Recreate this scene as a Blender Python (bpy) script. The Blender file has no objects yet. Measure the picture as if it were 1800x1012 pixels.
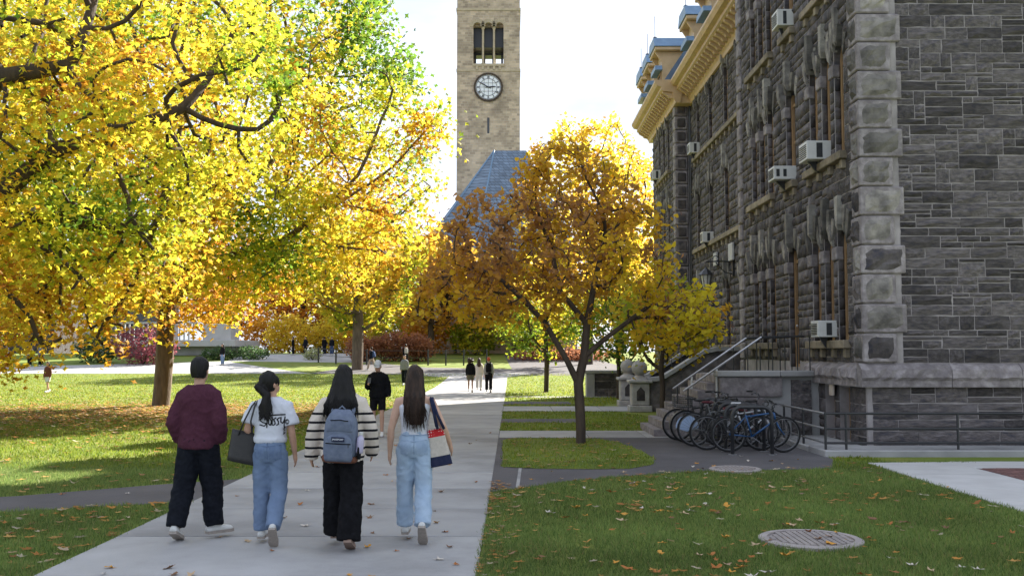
import bpy, math, random
import numpy as np
from mathutils import Vector, Matrix, noise as mnoise
from mathutils.bvhtree import BVHTree
random.seed(7); RNG = np.random.default_rng(11)
SC = bpy.context.scene; COL = SC.collection
R = math.radians
# ------------------------------------------------------------------ camera, sky, sun, exposure
CAM_H, F, PITCH = 1.92, 1750.0, math.atan(112/1750.0)
cam = bpy.data.cameras.new('camera'); cam.sensor_width = 36; cam.lens = 35.0
cam.clip_start = .1; cam.clip_end = 3000
camo = bpy.data.objects.new('camera', cam); COL.objects.link(camo)
camo.location = (0, 0, CAM_H); camo.rotation_euler = (R(90)+PITCH, 0, 0); SC.camera = camo
SUN_EL = R(33.0); LD = Vector((-0.62, -0.785, 0)).normalized()      # horizontal travel direction of the light
w = bpy.data.worlds.new('World'); SC.world = w; w.use_nodes = True
nt = w.node_tree; nt.nodes.clear()
sky = nt.nodes.new('ShaderNodeTexSky'); sky.sky_type = 'NISHITA'; sky.sun_disc = False
sky.sun_elevation = SUN_EL; sky.sun_rotation = math.atan2(-LD.x, -LD.y); sky.dust_density = 2.0
tc = nt.nodes.new('ShaderNodeTexCoord'); mp = nt.nodes.new('ShaderNodeMapping'); mp.inputs['Scale'].default_value = (1, 1, 3.2)
cn = nt.nodes.new('ShaderNodeTexNoise'); cn.inputs['Scale'].default_value = 2.2; cn.inputs['Detail'].default_value = 7; cn.inputs['Roughness'].default_value = .58
cr = nt.nodes.new('ShaderNodeValToRGB'); cr.color_ramp.elements[0].position = .3; cr.color_ramp.elements[0].color = (.55,)*3+(1,); cr.color_ramp.elements[1].position = .6; cr.color_ramp.elements[1].color = (.97,)*3+(1,)
mx = nt.nodes.new('ShaderNodeMix'); mx.data_type = 'RGBA'; mx.inputs['B'].default_value = (6.1, 6.65, 7.6, 1)
bg = nt.nodes.new('ShaderNodeBackground'); bg.inputs['Strength'].default_value = .05
wo = nt.nodes.new('ShaderNodeOutputWorld'); L = nt.links.new
L(tc.outputs['Generated'], mp.inputs['Vector']); L(mp.outputs[0], cn.inputs['Vector']); L(cn.outputs[0], cr.inputs[0]); L(cr.outputs[0], mx.inputs['Factor'])
c2 = nt.nodes.new('ShaderNodeTexNoise'); c2.inputs['Scale'].default_value = 3.4; c2.inputs['Detail'].default_value = 8; c2.inputs['Roughness'].default_value = .55; L(mp.outputs[0], c2.inputs['Vector'])
r2 = nt.nodes.new('ShaderNodeMapRange'); r2.inputs['From Min'].default_value = .35; r2.inputs['From Max'].default_value = .62; L(c2.outputs[0], r2.inputs['Value'])
m2 = nt.nodes.new('ShaderNodeMix'); m2.data_type = 'RGBA'; m2.inputs['A'].default_value = (4.6, 5.2, 6.3, 1); m2.inputs['B'].default_value = (6.7, 7.3, 8.5, 1); L(r2.outputs[0], m2.inputs['Factor']); L(m2.outputs['Result'], mx.inputs['B'])
L(sky.outputs[0], mx.inputs['A']); L(mx.outputs['Result'], bg.inputs['Color']); L(bg.outputs[0], wo.inputs[0])
sl = bpy.data.lights.new('sun', 'SUN'); sl.energy = 5.0; sl.angle = R(.55); sl.color = (1, .94, .84)
so = bpy.data.objects.new('sun', sl); COL.objects.link(so)
sd = Vector((LD.x*math.cos(SUN_EL), LD.y*math.cos(SUN_EL), -math.sin(SUN_EL)))
so.rotation_euler = sd.to_track_quat('-Z', 'Y').to_euler(); so.location = (30, 40, 40)
SC.view_settings.view_transform = 'Standard'; SC.view_settings.look = 'None'; SC.view_settings.gamma = 1
SC.view_settings.use_curve_mapping = False; SC.view_settings.exposure = 1.9
SC.cycles.max_bounces = 7; SC.cycles.transparent_max_bounces = 6; SC.cycles.caustics_reflective = False; SC.cycles.caustics_refractive = False
try:
    SC.cycles.use_denoising = True; SC.cycles.denoiser = 'OPENIMAGEDENOISE'
except Exception: pass

def zg(x, y):
    t = np.clip((np.asarray(y, float)-50)/45, 0, 1); return 1.75*t**1.6
def at(px, py, Y):
    """world point seen at photograph pixel (px,py) on the plane at distance Y"""
    u = (px-900)/F; v = (506-py)/F
    dy = math.cos(PITCH)-v*math.sin(PITCH); dz = math.sin(PITCH)+v*math.cos(PITCH)
    k = Y/dy; return Vector((u*k, Y, CAM_H+dz*k))
def G(px, py, z=0):
    u = (px-900)/F; v = (506-py)/F
    dy = math.cos(PITCH)-v*math.sin(PITCH); dz = math.sin(PITCH)+v*math.cos(PITCH)
    k = (z-CAM_H)/dz; return (u*k, dy*k)

# ------------------------------------------------------------------ object helpers
def tag(o, label=None, cat=None, group=None, kind=None):
    if label: o['label'] = label
    if cat: o['category'] = cat
    if group: o['group'] = group
    if kind: o['kind'] = kind
    return o
def link(name, me, parent=None):
    o = bpy.data.objects.new(name, me); COL.objects.link(o)
    if parent is not None: o.parent = parent
    return o
def empty(name, loc=(0, 0, 0), rz=0, label=None, cat=None, group=None, kind=None):
    o = bpy.data.objects.new(name, None); COL.objects.link(o); o.location = loc; o.rotation_euler = (0, 0, rz); o.empty_display_size = .1
    return tag(o, label, cat, group, kind)
def copy_tree(o, parent=None):
    c = o.copy(); COL.objects.link(c); c.parent = parent
    for ch in o.children: copy_tree(ch, c)
    return c
class MB:
    def __init__(s): s.v = []; s.f = []; s.n = 0
    def add(s, verts, faces):
        b = s.n; s.v.extend([tuple(p) for p in verts]); s.f.extend([tuple(i+b for i in q) for q in faces]); s.n += len(verts); return s
    def box(s, x0, x1, y0, y1, z0, z1):
        return s.add([(x0,y0,z0),(x1,y0,z0),(x1,y1,z0),(x0,y1,z0),(x0,y0,z1),(x1,y0,z1),(x1,y1,z1),(x0,y1,z1)],
              [(0,3,2,1),(4,5,6,7),(0,1,5,4),(1,2,6,5),(2,3,7,6),(3,0,4,7)])
    def cham(s, x0, x1, y0, y1, z0, z1, c):
        """box with chamfered edges (octagon-like in all directions)"""
        vs = []; 
        for x, sx in ((x0,1),(x1,-1)):
            for y, sy in ((y0,1),(y1,-1)):
                for z, sz in ((z0,1),(z1,-1)):
                    vs += [(x, y+sy*c, z+sz*c), (x+sx*c, y, z+sz*c), (x+sx*c, y+sy*c, z)]
        import bmesh
        bm = bmesh.new()
        for p in vs: bm.verts.new(p)
        bmesh.ops.convex_hull(bm, input=bm.verts); bm.verts.index_update()
        bm.verts.ensure_lookup_table()
        s.add([v.co[:] for v in bm.verts], [[v.index for v in f.verts] for f in bm.faces]); bm.free(); return s
    def tube(s, pts, rad, n=8, cap=True):
        pts = [Vector(p) for p in pts]; m = len(pts)
        if not hasattr(rad, '__len__'): rad = [rad]*m
        up = None; rings = []
        for i in range(m):
            d = (pts[min(i+1, m-1)]-pts[max(i-1, 0)])
            if d.length < 1e-9: d = Vector((0, 0, 1))
            d.normalize()
            if up is None:
                up = Vector((0, 0, 1)) if abs(d.z) < .9 else Vector((1, 0, 0))
            a = d.cross(up)
            if a.length < 1e-6: a = d.cross(Vector((1, .3, 0)))
            a.normalize(); b = a.cross(d).normalized(); up = b
            rings.append([pts[i]+(a*math.cos(t)+b*math.sin(t))*rad[i] for t in (2*math.pi*k/n for k in range(n))])
        fs = []
        for i in range(m-1):
            for k in range(n):
                k2 = (k+1) % n; fs.append((i*n+k, i*n+k2, (i+1)*n+k2, (i+1)*n+k))
        if cap: fs.append(tuple(range(n-1, -1, -1))); fs.append(tuple((m-1)*n+k for k in range(n)))
        return s.add([p for r in rings for p in r], fs)
    def lathe(s, prof, c=(0, 0, 0), n=20):
        vs = [(c[0]+r*math.cos(2*math.pi*k/n), c[1]+r*math.sin(2*math.pi*k/n), c[2]+z) for r, z in prof for k in range(n)]
        fs = [(i*n+k, i*n+(k+1) % n, (i+1)*n+(k+1) % n, (i+1)*n+k) for i in range(len(prof)-1) for k in range(n)]
        fs += [tuple(range(n-1, -1, -1)), tuple((len(prof)-1)*n+k for k in range(n))]
        return s.add(vs, fs)
    def ball(s, c, r, n=14, sc=(1, 1, 1)):
        m = n//2; vs = []; fs = []
        for i in range(m+1):
            t = math.pi*i/m
            for k in range(n):
                a = 2*math.pi*k/n; vs.append((c[0]+sc[0]*r*math.sin(t)*math.cos(a), c[1]+sc[1]*r*math.sin(t)*math.sin(a), c[2]+sc[2]*r*math.cos(t)))
        for i in range(m):
            for k in range(n): fs.append((i*n+k, (i+1)*n+k, (i+1)*n+(k+1) % n, i*n+(k+1) % n))
        return s.add(vs, fs)
    def prism(s, poly, axis, a, b):
        """2D polygon extruded along an axis from a to b. axis 'x': poly=(y,z); 'y': (x,z); 'z': (x,y)"""
        def P(p, t): return (t, p[0], p[1]) if axis == 'x' else ((p[0], t, p[1]) if axis == 'y' else (p[0], p[1], t))
        n = len(poly); return s.add([P(p, a) for p in poly]+[P(p, b) for p in poly],
              [tuple(range(n)), tuple(range(2*n-1, n-1, -1))]+[(i, i+n, (i+1) % n+n, (i+1) % n) for i in range(n)])
    def sheet(s, poly, z): return s.add([(p[0], p[1], z) for p in poly], [tuple(range(len(poly)))])
    def mesh(s, name, mat=None, smooth=False):
        me = bpy.data.meshes.new(name); me.from_pydata(s.v, [], s.f)
        import bmesh
        bm = bmesh.new(); bm.from_mesh(me); bmesh.ops.recalc_face_normals(bm, faces=bm.faces); bm.to_mesh(me); bm.free()
        if mat: me.materials.append(mat)
        if smooth: me.shade_smooth()
        return me
    def build(s, name, mat=None, parent=None, smooth=False): return link(name, s.mesh(name, mat, smooth), parent)
def bevel(o, wd=.01, seg=2):
    m = o.modifiers.new('bevel', 'BEVEL'); m.width = wd; m.segments = seg; m.limit_method = 'ANGLE'; return o
def fast_mesh(name, V, Fc, mat=None, col=None, rnd=None, smooth=False):
    """V (n,3); Fc (m,k) uniform polygons; col (m,3) per face colour; rnd (m,) per face value"""
    V = np.ascontiguousarray(V, np.float32); Fc = np.ascontiguousarray(Fc, np.int32); m, k = Fc.shape
    me = bpy.data.meshes.new(name); me.vertices.add(len(V)); me.vertices.foreach_set('co', V.ravel())
    me.loops.add(m*k); me.loops.foreach_set('vertex_index', Fc.ravel())
    me.polygons.add(m); me.polygons.foreach_set('loop_start', np.arange(0, m*k, k, dtype=np.int32))
    try: me.polygons.foreach_set('loop_total', np.full(m, k, np.int32))
    except Exception: pass
    if col is not None:
        a = me.attributes.new('col', 'FLOAT_COLOR', 'FACE'); c = np.ones((m, 4), np.float32); c[:, :3] = col; a.data.foreach_set('color', c.ravel())
    if rnd is not None:
        a = me.attributes.new('rnd', 'FLOAT', 'FACE'); a.data.foreach_set('value', np.asarray(rnd, np.float32))
    me.update(calc_edges=True)
    if mat: me.materials.append(mat)
    if smooth: me.shade_smooth()
    return me
# ------------------------------------------------------------------ materials
def lin(c): return tuple((x/12.92 if x <= .04045 else ((x+.055)/1.055)**2.4) for x in c)
def mat(name, c, rough=.8, c2=None, scale=6, bump=0, bscale=None, spec=.3, metal=0, objvar=0, c3=None, detail=5, sheen=0, stretch=None):
    """procedural material: two or three colours mixed by noise, value varied per object, noise bump"""
    m = bpy.data.materials.new(name); m.use_nodes = True; t = m.node_tree; N = t.nodes; l = t.links.new
    b = N['Principled BSDF']; b.inputs['Roughness'].default_value = rough; b.inputs['Metallic'].default_value = metal
    b.inputs['Specular IOR Level'].default_value = spec
    if sheen: b.inputs['Sheen Weight'].default_value = sheen
    co = N.new('ShaderNodeTexCoord'); vec = co.outputs['Object']
    if objvar:
        oi = N.new('ShaderNodeObjectInfo'); va = N.new('ShaderNodeVectorMath'); va.operation = 'ADD'
        mm = N.new('ShaderNodeMath'); mm.operation = 'MULTIPLY'; mm.inputs[1].default_value = 37; l(oi.outputs['Random'], mm.inputs[0]); l(vec, va.inputs[0]); l(mm.outputs[0], va.inputs[1]); vec = va.outputs[0]
    if stretch:
        mp = N.new('ShaderNodeMapping'); mp.inputs['Scale'].default_value = stretch; l(vec, mp.inputs['Vector']); vec = mp.outputs[0]
    out = None
    if c2 is None: c2 = tuple(x*.8 for x in c)
    nz = N.new('ShaderNodeTexNoise'); nz.inputs['Scale'].default_value = scale; nz.inputs['Detail'].default_value = detail; nz.inputs['Roughness'].default_value = .6; l(vec, nz.inputs['Vector'])
    rp = N.new('ShaderNodeValToRGB'); rp.color_ramp.elements[0].position = .35; rp.color_ramp.elements[1].position = .65
    rp.color_ramp.elements[0].color = (*c, 1); rp.color_ramp.elements[1].color = (*c2, 1)
    if c3: e = rp.color_ramp.elements.new(.5); e.color = (*c3, 1)
    l(nz.outputs[0], rp.inputs[0]); out = rp.outputs[0]
    if objvar:
        at_ = N.new('ShaderNodeAttribute'); at_.attribute_name = 'rnd'
        ad = N.new('ShaderNodeMath'); ad.operation = 'ADD'; l(oi.outputs['Random'], ad.inputs[0]); l(at_.outputs['Fac'], ad.inputs[1])
        fr = N.new('ShaderNodeMath'); fr.operation = 'FRACT'; l(ad.outputs[0], fr.inputs[0])
        mr = N.new('ShaderNodeMapRange'); mr.inputs['To Min'].default_value = 1-objvar; mr.inputs['To Max'].default_value = 1+objvar; l(fr.outputs[0], mr.inputs['Value'])
        mu = N.new('ShaderNodeMix'); mu.data_type = 'RGBA'; mu.blend_type = 'MULTIPLY'; mu.inputs['Factor'].default_value = 1
        cb = N.new('ShaderNodeCombineColor'); [l(mr.outputs[0], cb.inputs[i]) for i in range(3)]
        l(out, mu.inputs['A']); l(cb.outputs[0], mu.inputs['B']); out = mu.outputs['Result']
    l(out, b.inputs['Base Color'])
    if bump:
        n2 = N.new('ShaderNodeTexNoise'); n2.inputs['Scale'].default_value = bscale or scale*4; n2.inputs['Detail'].default_value = 6; l(vec, n2.inputs['Vector'])
        bp = N.new('ShaderNodeBump'); bp.inputs['Strength'].default_value = bump; bp.inputs['Distance'].default_value = .02; l(n2.outputs[0], bp.inputs['Height']); l(bp.outputs[0], b.inputs['Normal'])
    return m
def leafmat(name, trans=.62, rough=.55):
    m = bpy.data.materials.new(name); m.use_nodes = True; t = m.node_tree; N = t.nodes; l = t.links.new
    b = N['Principled BSDF']; b.inputs['Roughness'].default_value = rough; b.inputs['Specular IOR Level'].default_value = .25
    a = N.new('ShaderNodeAttribute'); a.attribute_name = 'col'; l(a.outputs['Color'], b.inputs['Base Color'])
    tr = N.new('ShaderNodeBsdfTranslucent'); l(a.outputs['Color'], tr.inputs['Color'])
    ms = N.new('ShaderNodeMixShader'); ms.inputs[0].default_value = trans; l(b.outputs[0], ms.inputs[1]); l(tr.outputs[0], ms.inputs[2]); l(ms.outputs[0], N['Material Output'].inputs[0])
    return m
M = {}
M['stone'] = mat('dark_rock_faced_stone', (.132,.119,.122), .85, (.052,.049,.058), 4.2, 1.0, 14, objvar=.48, c3=(.092,.080,.076))
M['mortar'] = mat('pale_lime_mortar', (.36,.33,.325), .9, (.23,.21,.205), 2.2, .4, 30)
M['quoin'] = mat('weathered_grey_quoin_stone', (.33,.30,.30), .85, (.17,.15,.152), 5, .9, 16, objvar=.16, c3=(.23,.205,.205))
M['vous'] = mat('weathered_arch_stone', (.25,.23,.205), .85, (.10,.092,.085), 3, .6, 20, objvar=.5)
M['vous_light'] = mat('pale_keystone', (.33,.31,.275), .85, (.17,.158,.145), 4, .6, 20, objvar=.3)
M['pale_stone'] = mat('pale_grey_dressed_stone', (.42,.40,.38), .85, (.30,.285,.27), 5, .3)
M['sill'] = mat('stained_sandstone_sill', (.30,.25,.18), .85, (.15,.125,.09), 3, .4, objvar=.2)
M['wood'] = mat('ochre_painted_timber', (.34,.215,.115), .55, (.29,.18,.09), 5, .1)
M['cornice'] = mat('tan_painted_cornice', (.56,.40,.23), .5, (.47,.33,.18), 3, .1)
M['glass'] = mat('dark_window_glass', (.02,.024,.028), .04, (.03,.033,.036), 1.5, 0, spec=.6)
M['slate'] = mat('blue_grey_roof_slate', (.115,.165,.235), .5, (.085,.125,.185), 2, .2, objvar=.15)
M['metal_roof'] = mat('blue_painted_roof_metal', (.17,.27,.40), .4, (.13,.21,.32), 3, .1)
M['conc'] = mat('grey_broom_finished_concrete', (.37,.365,.362), .85, (.25,.246,.245), .75, .25, 60, objvar=.12, c3=(.325,.32,.318), detail=10)
M['conc_white'] = mat('pale_new_concrete', (.50,.49,.48), .85, (.44,.43,.42), 2, .15, 60, objvar=.05)
M['asphalt'] = mat('worn_asphalt', (.115,.108,.112), .9, (.085,.08,.084), .9, .3, 90, c3=(.10,.094,.098))
M['brick'] = mat('dark_red_paving_brick', (.17,.085,.075), .85, (.13,.07,.065), 8, .3, objvar=.25)
M['grassbase'] = mat('lawn_soil_and_turf', (.12,.17,.024), .95, (.18,.19,.035), .8, .6, 30, c3=(.14,.185,.027))
M['black_metal'] = mat('black_painted_steel', (.018,.019,.022), .4, (.028,.028,.03), 10, .05, spec=.5)
M['steel'] = mat('brushed_galvanised_rail', (.45,.45,.46), .35, (.36,.36,.37), 8, .05, metal=.8)
M['bark'] = mat('grey_brown_bark', (.085,.062,.045), .9, (.045,.034,.027), 7, .9, 26, stretch=(1,1,.25))
M['bark_light'] = mat('pale_brown_bark', (.165,.125,.092), .9, (.095,.072,.054), 7, .9, 24, stretch=(1,1,.25))
M['ac'] = mat('white_enamel_casing', (.62,.62,.60), .45, (.55,.55,.53), 4)
M['ac_dark'] = mat('dark_vent_recess', (.04,.042,.045), .6, (.025,.027,.03), 12)
def brickmat(name, c1, c2, cm, bw, rh, mort, dirt=.6, rough=.9, bump=.6):
    m = bpy.data.materials.new(name); m.use_nodes = True; t = m.node_tree; N = t.nodes; l = t.links.new; b = N['Principled BSDF']; b.inputs['Roughness'].default_value = rough
    tc = N.new('ShaderNodeTexCoord'); sep = N.new('ShaderNodeSeparateXYZ'); l(tc.outputs['Object'], sep.inputs[0])
    ad = N.new('ShaderNodeMath'); ad.operation = 'ADD'; l(sep.outputs[0], ad.inputs[0]); l(sep.outputs[1], ad.inputs[1])
    cb = N.new('ShaderNodeCombineXYZ'); l(ad.outputs[0], cb.inputs[0]); l(sep.outputs[2], cb.inputs[1])
    br = N.new('ShaderNodeTexBrick'); br.inputs['Scale'].default_value = 1; br.inputs['Brick Width'].default_value = bw; br.inputs['Row Height'].default_value = rh; br.inputs['Mortar Size'].default_value = mort
    br.inputs['Color1'].default_value = (*c1, 1); br.inputs['Color2'].default_value = (*c2, 1); br.inputs['Mortar'].default_value = (*cm, 1); br.squash = .7; br.squash_frequency = 3; l(cb.outputs[0], br.inputs['Vector'])
    nz = N.new('ShaderNodeTexNoise'); nz.inputs['Scale'].default_value = .45; nz.inputs['Detail'].default_value = 8; l(tc.outputs['Object'], nz.inputs['Vector'])
    rp = N.new('ShaderNodeValToRGB'); rp.color_ramp.elements[0].position = .32; rp.color_ramp.elements[0].color = (dirt,)*3+(1,); rp.color_ramp.elements[1].position = .56; rp.color_ramp.elements[1].color = (1,1,1,1); l(nz.outputs[0], rp.inputs[0])
    mu = N.new('ShaderNodeMix'); mu.data_type = 'RGBA'; mu.blend_type = 'MULTIPLY'; mu.inputs['Factor'].default_value = 1; l(br.outputs[0], mu.inputs['A']); l(rp.outputs[0], mu.inputs['B']); l(mu.outputs['Result'], b.inputs['Base Color'])
    bp = N.new('ShaderNodeBump'); bp.inputs['Strength'].default_value = bump; bp.inputs['Distance'].default_value = .05; bp.invert = True; l(br.outputs['Fac'], bp.inputs['Height']); l(bp.outputs[0], b.inputs['Normal'])
    return m
M['leaf'] = leafmat('autumn_leaf')
M['leafdry'] = leafmat('dry_fallen_leaf', .25, .8)
M['grass'] = leafmat('grass_blade', .45, .6)
# ------------------------------------------------------------------ GROUND
def inpoly(P, poly):
    x, y = P[:, 0], P[:, 1]; r = np.zeros(len(P), bool); n = len(poly)
    for i in range(n):
        x1, y1 = poly[i]; x2, y2 = poly[(i+1) % n]
        c = ((y1 > y) != (y2 > y)) & (x < (x2-x1)*(y-y1)/((y2-y1) if y2 != y1 else 1e-9)+x1); r ^= c
    return r
def grid_sheet(name, xs, ys, dz, m, kind='structure'):
    xs = np.asarray(xs, float); ys = np.asarray(ys, float); X, Y = np.meshgrid(xs, ys)
    V = np.stack([X, Y, zg(X, Y)+dz], -1).reshape(-1, 3); nx = len(xs)
    Fc = np.array([(j*nx+i, j*nx+i+1, (j+1)*nx+i+1, (j+1)*nx+i) for j in range(len(ys)-1) for i in range(nx-1)])
    return tag(link(name, fast_mesh(name, V, Fc, m), None), kind=kind)
def strip(name, pts_l, pts_r, dz, m, sub=8):
    V = []; Fc = []
    for (a, b), (c, d) in zip(zip(pts_l[:-1], pts_l[1:]), zip(pts_r[:-1], pts_r[1:])):
        for i in range(sub+1):
            t = i/sub; n = len(V)
            for k in range(5):
                s = k/4; x = (a[0]*(1-t)+b[0]*t)*(1-s)+(c[0]*(1-t)+d[0]*t)*s; y = (a[1]*(1-t)+b[1]*t)*(1-s)+(c[1]*(1-t)+d[1]*t)*s
                V.append((x, y, float(zg(x, y))+dz))
            if i:
                for k in range(4): Fc.append((n-5+k, n-4+k, n+k+1, n+k))
    return tag(link(name, fast_mesh(name, V, Fc, m)), kind='structure')
ys = np.concatenate([np.arange(-12, 50, 6), np.arange(50, 112, 3), [125, 160, 220, 400, 900]])
lawn = grid_sheet('lawn', [-600, -200, -90, -60, -40, -25, -15, -8, -4, 0, 4, 8, 15, 30, 60, 120, 300, 600], ys, 0, M['grassbase'])
PX0, PX1 = -4.1, -.3
path = tag(MB().sheet([(PX0, -6), (PX1, -6), (PX1, 34), (PX0, 34)], .005).build('concrete_path', M['asphalt']), kind='structure')
slab_mes = []
for k in range(3):
    slab_mes.append(MB().cham(PX0, PX1, .011, 1.819, -.04, .014, .009).mesh('slab', M['conc']))
for j in range(22):
    o = link('slab', slab_mes[j % 3], path); o.location = (0, -6+j*1.83, random.uniform(-.002, .002))
strip('concrete_path_far', [(PX0, 34.3), (PX0, 64), (-8.5, 69)], [(PX1, 34.3), (PX1, 64), (1.5, 69)], .014, M['conc'])
strip('cross_road', [(-11.5, 82), (-6.5, 76), (0, 74), (14, 72)], [(-14, 68.5), (-8.5, 67.5), (0, 66.5), (14, 66)], .008, M['asphalt'])
strip('far_path', [(-80, 74), (-40, 76), (-24, 84)], [(-80, 69), (-40, 68.5), (-13.8, 68.5)], .012, M['conc'])
strip('plaza', [(-24, 84), (-27, 104)], [(-11.5, 82), (-14, 102)], .010, M['conc'])
strip('far_road', [(0, 74), (-1, 100)], [(9, 72.5), (6, 100)], .006, M['asphalt'])
# asphalt around the bicycle stands and its tongues
A_NEAR = [(PX1, 13.75), (.05, 14.1), (.85, 14.95), (2.1, 15.75), (3.2, 16.25), (4.5, 16.35), (5.3, 16.6), (5.75, 18.0)]
apoly = A_NEAR+[(5.8, 22.2), (5.8, 22.4), (PX1, 22.4)]
tag(MB().sheet(apoly, .006).build('asphalt_yard', M['asphalt']), kind='structure')
cw = tag(MB().sheet([(PX1, 22.4), (4.3, 22.4), (4.3, 24.3), (PX1, 24.3)], .008).build('concrete_walk', M['asphalt']), kind='structure')
for (x0, x1, y0, y1) in [(PX1+.01, 1.72, 22.42, 24.28), (1.735, 3.0, 22.42, 24.28), (3.015, 4.3, 22.42, 24.28)]:
    MB().cham(x0, x1, y0, y1, -.03, .017, .006).build('slab', M['conc'], cw)
tag(MB().sheet([(PX1, 27.2), (1.9, 27.2), (2.0, 28.7), (PX1, 28.7)], .006).build('asphalt_tongue', M['asphalt']), kind='structure')
tag(MB().sheet([(PX1, 36.6), (2.2, 36.6), (2.2, 38.6), (PX1, 38.6)], .006).build('asphalt_tongue', M['asphalt']), kind='structure')
sw = tag(MB().sheet([(PX1, 32.3), (4.6, 32.3), (4.6, 35.2), (PX1, 35.2)], .006).build('stair_walk', M['asphalt']), kind='structure')
for k in range(3): MB().cham(PX1+.01+k*1.63, PX1+1.62+k*1.63, 32.32, 35.18, -.03, .015, .006).build('slab', M['conc'], sw)
tag(MB().sheet([(PX1, 42.2), (5, 42.2), (5, 43), (PX1, 43)], .008).build('thin_walk', M['conc']), kind='structure')
ISL = [(-.16, 16.75), (.4, 16.5), (1.3, 16.42), (1.95, 16.5), (2.4, 17.1), (2.55, 18.0), (2.5, 19.4), (2.25, 21.2), (1.9, 22.1), (1.3, 22.25), (0, 22.2), (-.2, 21.8)]
tag(MB().sheet(ISL, .014).build('grass_island', M['grassbase']), kind='structure')
# left asphalt footpath
LPT = [(PX0, 15.2), (-5.2, 14.5), (-6.6, 13.4), (-9, 12.6), (-14, 12)]; LPB = [(PX0, 12.9), (-5.0, 12.55), (-6.6, 11.85), (-9, 11.1), (-14, 10.5)]
tag(MB().sheet(LPT[::-1]+LPB, .006).build('asphalt_footpath', M['asphalt']), kind='structure')
# right hand pale concrete walk with brick inset
rw = tag(MB().sheet([(6.12, 4), (12, 4), (12, 17.5), (6.12, 17.3)], .006).build('pale_walk', M['asphalt']), kind='structure')
for j in range(9):
    y0 = 15.62-1.52*j+ (0 if j else 0); 
    MB().cham(6.12, 7.6, y0-1.505, y0, -.03, .018, .006).build('slab', M['conc_white'], rw)
MB().prism([(6.12, 15.635), (7.6, 15.635), (7.6, 17.42), (6.12, 17.3)], 'z', -.03, .018).build('slab', M['conc_white'], rw)
MB().cham(7.615, 12, 16.53, 17.5, -.03, .018, .006).build('slab', M['conc_white'], rw)
for j in range(6): MB().cham(7.615, 12, 14.83-1.52*j-1.5, 14.83-1.52*j, -.03, .018, .006).build('slab', M['conc_white'], rw)
bme = MB().cham(0, .208, 0, .098, -.03, .018, .006).mesh('brick', M['brick'])
for j in range(16):
    for i in range(14):
        o = link('brick', bme, rw); o.location = (7.625+i*.216+(j % 2)*.1-.0, 14.845+j*.105, random.uniform(-.004, .0))
# kerb under the hall
X0, Y0 = 6.88, 19.4
kb = tag(MB().cham(5.72, 14, 18.35, Y0-.02, -.05, .12, .015).build('concrete_kerb', M['conc']), kind='structure')
tag(MB().cham(5.72, X0-.05, Y0-.015, 22.0, -.05, .1, .012).build('concrete_kerb', M['conc']), kind='structure')

# ------------------------------------------------------------------ STONE HALL
HALL = empty('stone_hall', (X0, Y0, 0), 0, 'dark grey rock-faced stone hall with pale quoins and tan bracketed cornice', 'building')
HO = Vector((X0, Y0, 0))
def hb(mb, name, m, parent=None, smooth=False):
    """build a mesh given in world coordinates under the hall (whose origin is the corner)"""
    p = parent or HALL
    mb.v = [(v[0]-X0, v[1]-Y0, v[2]) for v in mb.v]; return mb.build(name, m, p, smooth)
def stone_tpl(k, rough=.03):
    rs = np.random.default_rng(100+k); nu, nv = 4, 3; vs = []; fs = []
    for j in range(nv):
        for i in range(nu):
            u = i/(nu-1); v = j/(nv-1); edge = i in (0, nu-1) or j in (0, nv-1)
            d = rs.uniform(.0, .014) if edge else rs.uniform(.01, .065)
            if not edge: u += rs.uniform(-.1, .1); v += rs.uniform(-.18, .18)
            else:
                if 0 < i < nu-1: v += rs.uniform(-.05, .05)
                if 0 < j < nv-1: u += rs.uniform(-.02, .02)
            vs.append((u, -.003-d, v))
    for j in range(nv-1):
        for i in range(nu-1): a = j*nu+i; fs.append((a, a+1, a+nu+1, a+nu))
    b = len(vs); ring = [0, 1, 2, 3, 7, 11, 10, 9, 8, 4]
    for i in ring: vs.append((vs[i][0], .05, vs[i][2]))
    for q in range(len(ring)): a, c = ring[q], ring[(q+1) % len(ring)]; fs.append((a, b+q, b+(q+1) % len(ring), c))
    return np.array(vs, float), fs
TPL = [stone_tpl(k) for k in range(18)]
TPLM = []
for v, f in TPL: TPLM.append(MB().add(v, f).mesh('stone', M['stone']))
def ashlar(u0, u1, v0, v1, openings, hs, ws, seed, split=.25):
    """random coursed rubble: list of (u, v, w, h)"""
    rs = random.Random(seed); out = []; v = v0
    while v < v1-.05:
        h = rs.choice(hs)*rs.uniform(.92, 1.08)
        if v+h > v1-.1: h = v1-v
        iv = [(u0, u1)]
        for (a, b, c, d) in openings:
            if c < v+h-.02 and d > v+.02:
                n = []
                for (p, q) in iv:
                    if b <= p or a >= q: n.append((p, q)); continue
                    if a > p: n.append((p, a))
                    if b < q: n.append((b, q))
                iv = n
        for (p, q) in iv:
            u = p
            while u < q-.01:
                wd = rs.uniform(*ws)
                if u+wd > q-.14: wd = q-u
                if h > .27 and rs.random() < split and wd > .3:
                    k = rs.uniform(.35, .65); out.append((u, v, wd, h*k)); 
                    if rs.random() < .5 and wd > .5: c = rs.uniform(.35, .65); out.append((u, v+h*k, wd*c, h*(1-k))); out.append((u+wd*c, v+h*k, wd*(1-c), h*(1-k)))
                    else: out.append((u, v+h*k, wd, h*(1-k)))
                else: out.append((u, v, wd, h))
                u += wd
        v += h
    return out
J = .022
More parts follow.
